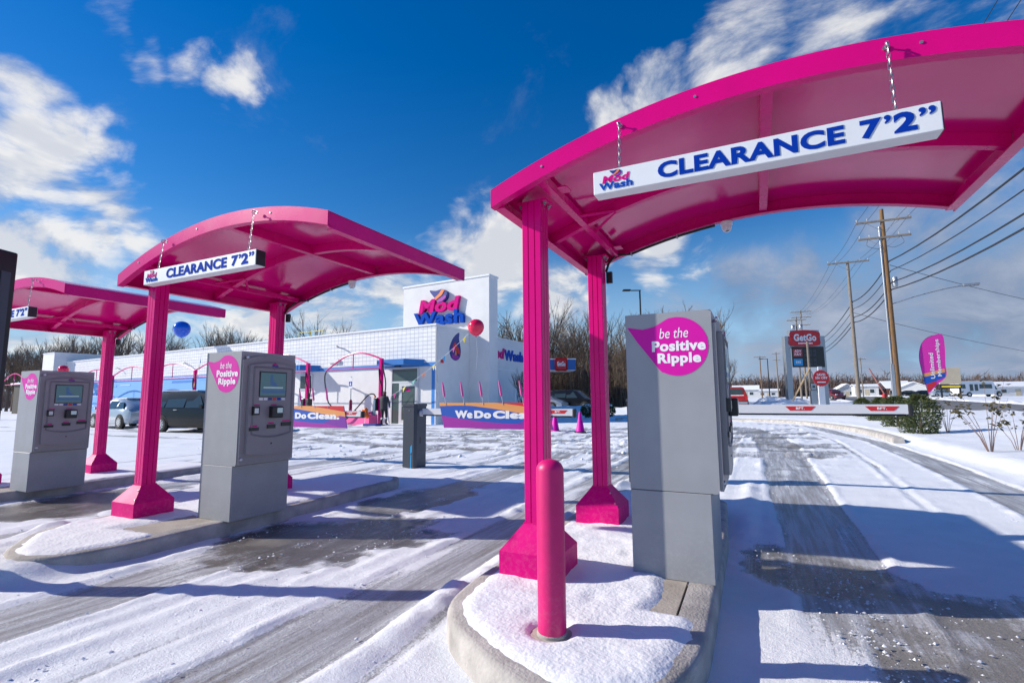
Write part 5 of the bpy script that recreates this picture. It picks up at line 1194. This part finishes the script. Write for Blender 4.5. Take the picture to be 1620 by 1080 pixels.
h1 = house(1447, 130, 8, 7, 1.9, 1.9, 'house', 'pale gabled house with snowy roof behind the black parked car', -6, True)
house(1424, 138, 6, 7, 2.3, 2.0, 'brick', 'brick house with snowy roof beside the pale gabled house', 8)
house(1612, 112, 9, 8, 2.1, 1.1, 'house', 'long white shed with low snowy roof right of the bus', 12, False, 627)
house(1180, 150, 7, 5, 2.5, 1.2, 'house', 'low white cottage behind the red pickup truck', 0)
house(1216, 160, 6, 5, 2.2, .5, 'house', 'white trailer in front of the far woods beside the lamp post', 0)
rb_ = at(1400, 625, 70); r = thing('barrier_pole', 'faded red and white boom raised at a slant beside the brown pole', 'boom', (rb_.x, rb_.y, hz(rb_.x, rb_.y)), gy)
MB().box(-.25, .25, -.2, .2, -.2, 1.0).build('base', 'red', r); MB().tube([(0, 0, .9), (-1.9, 0, 4.6)], .09, 6).build('boom', mat('faded red', (.55, .22, .20), .6), r)
# gas station canopy in front of the woods
gc = at(895, 578, 48); r = thing('fuel_canopy', 'blue fuel station canopy with round red badge seen between the pink posts', 'canopy', (gc.x, gc.y, .1), R(28))
MB().bevbox(-9, .95, 0, 7, 3.75, 4.75, .03, 1).build('fascia', 'station_blue', r); bd = MB().bevbox(-1.05, .15, -.12, -.001, 3.65, 4.9, .2, 3).build('badge', 'red', r)
letters('badge_word', 'GetGo', 'letter', bd, FRONT(0, -.121, 0), -.85, -.05, 4.1, 4.55, .04, 0, .01); MB().box(-9.05, 1.0, -.03, 7.03, 4.751, 4.85).build('snow_cap', 'snow', r); MB().box(-9, .95, .05, 6.95, 3.70, 3.749).build('soffit', 'white', r)
for x in (-7.5, -2.6): MB().box(x-.2, x+.2, 3.2, 3.6, -.3, 3.699).build('column', 'white', r)
# neighbouring dark building and fence on the far left
r = thing('dark_shed', 'dark brown shed behind the farthest pay kiosk', 'building', (-66, 27, -.3), R(-6))
MB().box(-16, 7.5, 0, 9, -.2, 3.6).build('wall', mat('dark brown cladding', (.03, .024, .022), .7, var=.3, vscale=.6, stretch=(6, 1, .1)), r); MB().box(-16.2, 7.7, -.3, 9.2, 3.6, 3.75).build('roof', 'snow', r)
for x in (-6, 0): dr = MB().box(x, x+3.2, -.05, -.002, -.2, 2.6).build('door', 'rubber', r); MB().box(x+.2, x+3.0, -.07, -.052, 1.7, 2.3).build('pane', 'glass', dr)
vac = vacuum(-46.2, 5.2, True, 'pink vacuum station in front of the dark brown shed', -3.2)

# ------------------------------------------------------------------ bare trees
def tree_mesh(seed, h, spread, n_tip, m):
    rd = random.Random(seed); tr = MB(); cr = MB()
    def seg(b, p, q, r0, r1, n): b.tube([p, q], [r0, r1], n, False)
    def grow(p, d, ln, r_, lvl):
        steps = 3 if lvl < 3 else 2; b = tr if lvl == 0 else cr; pts = [p]
        for i in range(steps):
            d = (d+Vector((rd.uniform(-1, 1), rd.uniform(-1, 1), rd.uniform(-.5, .8)))*(.10 if lvl == 0 else .20)).normalized(); p = p+d*ln/steps; pts.append(p)
        k = .62 if lvl else .55
        b.tube(pts, [r_*(1-(1-k)*i/steps) for i in range(steps+1)], 6 if lvl == 0 else (4 if lvl < 2 else 3), False)
        if lvl >= n_tip: return
        nb = {0: 5, 1: 4, 2: 4, 3: 3}.get(lvl, 3)
        for i in range(nb):
            t = 1 if i == 0 else rd.uniform(.35 if lvl else .45, 1); o = pts[0]+(pts[-1]-pts[0])*t if lvl else pts[min(int(t*steps), steps-1)]+(pts[min(int(t*steps)+1, steps)]-pts[min(int(t*steps), steps-1)])*(t*steps-int(t*steps))
            a = rd.uniform(0, 6.283); side = Vector((math.cos(a), math.sin(a), 0)); side = (side-d*side.dot(d)).normalized()
            sp2 = spread*(.25 if i == 0 else rd.uniform(.6, 1.15)); nd_ = (d+side*sp2+Vector((0, 0, .22))).normalized()
            grow(o, nd_, ln*rd.uniform(.52, .74), r_*(.62 if i == 0 else .50), lvl+1)
    grow(Vector((0, 0, -.3)), Vector((0, 0, 1)), h*.40, h*.019, 0)
    TOP.append(max(v[2] for v in cr.v)); a = tr.mesh('trunk'); c = cr.mesh('crown')
    for q in (a, c): q.materials.append(M[m])
    return a, c
TOP = []
TREES = [tree_mesh(11+i, 10, .75 if i % 3 else .55, 5, 'bark_b' if i % 2 else 'bark') for i in range(5)]
def tree(p, sc, k, label, group, rz=0):
    r = thing('bare_tree', label, 'tree', p, rz, group); r.scale = (sc, sc, sc*random.uniform(.92, 1.1))
    a, c = TREES[k % 5]; link('trunk', a, r); link('crown', c, r)
tr_ = random.Random(21)
def scatter(n, u0, u1, d0, d1, top0, top1, label, group):
    for i in range(n):
        u = u0+(u1-u0)*(i+tr_.random())/n; dd = tr_.uniform(d0, d1); tp = tr_.uniform(top0, top1)
        p = at(u, 631, dd); z = hz(p.x, p.y)-.1; hgt = (at(u, tp, dd).z-z); kk_ = tr_.randrange(5); tree((p.x, p.y, z), hgt/TOP[kk_], kk_, label, group, tr_.uniform(0, 6.28))
scatter(34, 776, 1120, 50, 82, 475, 560, 'bare tree in the wood behind the fuel station canopy', 'trees of the wood behind the station')
scatter(12, 870, 1000, 54, 70, 530, 590, 'bare tree in the wood behind the fuel station canopy', 'trees of the wood behind the station')
scatter(14, 0, 130, 62, 100, 520, 560, 'bare tree beyond the far end tower of the wash building', 'trees beyond the end tower')
scatter(16, 130, 480, 70, 100, 515, 545, 'bare tree rising behind the roof of the wash building', 'trees behind the wash building')
for u, dd, tp, lb in ((512, 58, 487, 'round crowned bare tree behind the yellow roof railing'), (1062, 62, 462, 'bare tree whose top shows above the bollard island kiosk'), (812, 46, 472, 'big bare tree beside the exit end of the wash building'), (1152, 80, 560, 'bare tree behind the red pickup truck'), (1018, 60, 480, 'slender bare tree beside the black lamp post')):
    p = at(u, 631, dd); z = hz(p.x, p.y)-.1; kk_ = tr_.randrange(5); tree((p.x, p.y, z), (at(u, tp, dd).z-z)/TOP[kk_], kk_, lb, None, tr_.uniform(0, 6))
# sapling by the exit
p = at(826, 640, 30); tree((p.x, p.y, .0), (at(826, 566, 30).z)/11.5, 3, 'thin young tree planted near the roller door', None)
# undergrowth along the wood and the far woods: uncountable twigs
def thicket(name, label, u0, u1, d0, d1, n, h0, h1, w, m, seed, cat='undergrowth'):
    rd = random.Random(seed); vs = []; fs = []
    for i in range(n):
        u = rd.uniform(u0, u1); dd = rd.uniform(d0, d1); p = at(u, 631, dd); z = hz(p.x, p.y)-.2
        hgt = rd.uniform(h0, h1)*(.55+.45*math.sin(u*.045+dd*.2)**2); lx, ly = rd.uniform(-.25, .25)*hgt, rd.uniform(-.25, .25)*hgt; o = len(vs); a = rd.uniform(0, 3.14); wx, wy = w*math.cos(a), w*math.sin(a)
        vs += [(p.x-wx, p.y-wy, z), (p.x+wx, p.y+wy, z), (p.x-wy*.6, p.y+wx*.6, z), (p.x+lx, p.y+ly, z+hgt)]; fs += [(o, o+1, o+3), (o+1, o+2, o+3), (o+2, o, o+3)]
        for k in range(3):
            t = rd.uniform(.3, .85); q = Vector((p.x+lx*t, p.y+ly*t, z+hgt*t)); e = q+Vector((rd.uniform(-1, 1), rd.uniform(-1, 1), rd.uniform(.2, .9)))*hgt*.28; o = len(vs)
            vs += [q+Vector((wx*.6, wy*.6, 0)), q-Vector((wx*.6, wy*.6, 0)), e]; fs.append((o, o+1, o+2))
    b = MB(); b.add(vs, fs); o = b.build(name, m); tag(o, label, cat, kind='stuff')
thicket('undergrowth', 'brown tangle of bare undergrowth along the foot of the wood', 770, 1130, 50, 80, 12000, 1.5, 7.5, .05, 'twig', 1)
thicket('far_woods', 'brown band of far bare woods along the horizon across the road', 1120, 1640, 190, 300, 13000, 5, 11, .30, 'farwood', 2, 'woods')
thicket('far_woods', 'brown band of far bare woods behind the wash building', -250, 700, 110, 170, 7000, 4, 8, .11, 'farwood', 3, 'woods')

# ------------------------------------------------------------------ hedge, shrubs
def needle_bush(p, w, h, label, seed):
    rd = random.Random(seed); r = thing('yew_bush', label, 'bush', p, rd.uniform(0, 3), 'clipped evergreen bushes'); b = MB(); vs = []; fs = []
    for i in range(3800):
        a = rd.uniform(0, 6.283); t = rd.random()**.45; zz = rd.random()
        prof = (1-abs(2*zz-.85)**3*.35)*(1 if zz < .85 else max(1-(zz-.85)*3.2, .4)); rr = w*t*prof*(.86+.22*math.sin(a*3+seed)*math.sin(zz*6+a*2)); c = Vector((rr*math.cos(a), rr*math.sin(a), zz*h))
        d = Vector((math.cos(a)*.8+rd.uniform(-.5, .5), math.sin(a)*.8+rd.uniform(-.5, .5), rd.uniform(-.1, 1))).normalized(); s_ = d.cross(Vector((rd.uniform(-1, 1), rd.uniform(-1, 1), rd.uniform(-1, 1)))).normalized(); ln = rd.uniform(.05, .11); o = len(vs)
        vs += [c-s_*.014, c+s_*.014, c+d*ln]; fs.append((o, o+1, o+2))
    b.add(vs, fs); b.build('foliage', 'yew', r); MB().tube([(0, 0, -.1), (0, 0, h*.6)], [.05, .02], 6).build('stem', 'bark', r)
for i, (u, v, dw, dh, lb) in enumerate(((1463, 688, .46, 1.05, 'dark green clipped bush at the end of the hedge by the dry shrub'), (1425, 678, .52, 1.02, 'dark green clipped bush second from the dry shrub'), (1398, 670, .44, .98, 'dark green clipped bush third from the dry shrub'), (1368, 663, .40, .95, 'small dark green bush farthest along the hedge'))):
    d_ = ray(u, v); t = (.15-CAM_Z)/d_.z; p = Vector((0, 0, CAM_Z))+d_*t; needle_bush((p.x, p.y+.25, .1), dw, dh, lb, i)
for i, (u, v, dd) in enumerate(((930, 655, 32), (963, 657, 32))):
    p = at(u, v, dd); r = thing('round_bush', ['small round snow capped bush right behind the far pink post', 'small round snow capped bush beside the pay kiosk edge'][i], 'bush', (p.x, p.y, .05), 0, 'round bushes in the snow bed'); rd = random.Random(i); vs = []; fs = []
    for k in range(1500):
        n_ = Vector((rd.gauss(0, 1), rd.gauss(0, 1), rd.gauss(0, 1))).normalized(); c = n_*.42*rd.random()**.3+Vector((0, 0, .32)); d = (n_+Vector((rd.uniform(-.6, .6), rd.uniform(-.6, .6), .2))).normalized(); s_ = d.cross(Vector((rd.uniform(-1, 1), rd.uniform(-1, 1), .3))).normalized(); o = len(vs); vs += [c-s_*.025, c+s_*.025, c+d*.11]; fs.append((o, o+1, o+2))
    b = MB(); b.add(vs, fs); b.build('foliage', 'yew', r); b = MB(); b.ball((0, 0, .60), .27, 8, .55); b.build('snow_cap', 'snow', r, 70)
def dry_shrub(p, seed, label, n, hh, dark):
    rd = random.Random(seed); r = thing('dry_shrub', label, 'shrub', p, 0, 'dry shrubs in the snow')
    for i in range(n):
        a = rd.uniform(0, 6.28); lean = rd.uniform(.15, .6); h_ = hh*rd.uniform(.55, 1); q = [(0, 0, -.1)]+[(math.cos(a)*lean*h_*t**1.2, math.sin(a)*lean*h_*t**1.2, h_*t) for t in (.3, .6, 1)]
        st = MB().tube(q, [.007, .0055, .004, .002], 5).build('stem', 'stem', r, 60)
        for k in range(rd.randint(2, 5)):
            t = rd.uniform(.35, 1.0); c = Vector(q[1])*(1-t)+Vector(q[3])*t
            w_ = rd.uniform(.05, .10); b = MB()
            for e in range(3):
                dx = Vector((rd.uniform(-1, 1), rd.uniform(-1, 1), rd.uniform(-.9, .2))).normalized(); sx = dx.cross(Vector((0, 0, 1))).normalized(); nz_ = dx.cross(sx)*.02; c2 = c+dx*.02
                b.add([c2, c2+dx*w_*.5+sx*w_*.4, c2+dx*w_, c2+dx*w_*.5-sx*w_*.4, c2+dx*w_*.5+nz_], [(0, 1, 4), (1, 2, 4), (2, 3, 4), (3, 0, 4), (0, 3, 2, 1)])
            b.build('leaf_cluster', 'leaf_dry', st)
def on_snow(u, v, z=.16): d_ = ray(u, v); t = (z-CAM_Z)/d_.z; p = Vector((0, 0, CAM_Z))+d_*t; return (p.x, p.y, z-.03)
dry_shrub(on_snow(1568, 714, .2), 1, 'tall dry hydrangea shrub with shrivelled leaves in the snow', 9, 1.35, 0)
dry_shrub(on_snow(1612, 712, .2), 4, 'leafy dry shrub farthest from the clipped hedge', 7, 1.0, 1)
dry_shrub(on_snow(1500, 684, .2), 7, 'thin dry shrub next to the clipped hedge end', 6, 1.2, 0)
dry_shrub(on_snow(1310, 657, .2), 9, 'low dry plant in the snow beyond the barrier arm', 6, .5, 1)
dry_shrub(on_snow(1330, 658, .2), 12, 'low leafy dry plant in the snow behind the barrier arm', 6, .5, 1)
p = on_snow(1538, 662, .25); r = thing('marker_flag', 'tiny red and yellow utility marker flag lying on the snow', 'flag', p, .4); b = MB(); b.box(-.02, .35, -.06, .06, .0, .012); b.build('cloth', 'red', r); MB().box(-.3, -.02, -.03, .03, .0, .01).build('tip', 'peach', r)
# snow heaps
def heap(name, u, dd, w, h, label, seed):
    p = at(u, 628, dd); rd = random.Random(seed); r = thing(name, label, 'snow heap', (p.x, p.y, hz(p.x, p.y)-.05)); n = 22; vs = []; fs = []
    for j in range(n):
        for i in range(n):
            x, y = (i/(n-1)*2-1), (j/(n-1)*2-1); rr = math.hypot(x, y); f = max(0, 1-rr**1.6); nz = float(fbm(np.array(x*2.2+seed*3.), np.array(y*2.2))); vs.append((x*w, y*w*.6, h*f*(.35+1.2*nz)-.05))
    fs = [(j*n+i, j*n+i+1, (j+1)*n+i+1, (j+1)*n+i) for j in range(n-1) for i in range(n-1)]
    b = MB(); b.add(vs, fs); b.build('mound', 'snow', r, 60)
heap('snow_heap', 1226, 56, 3.2, 1.15, 'ploughed snow heap beside the price pylon leg', 1)
heap('snow_heap', 1262, 58, 2.2, .9, 'ploughed snow heap under the price board', 2)
heap('snow_heap', 890, 38, 4.2, .9, 'low snow heap in front of the long black car', 3)
heap('snow_heap', 980, 40, 4, .8, 'low snow heap by the round bushes', 4)
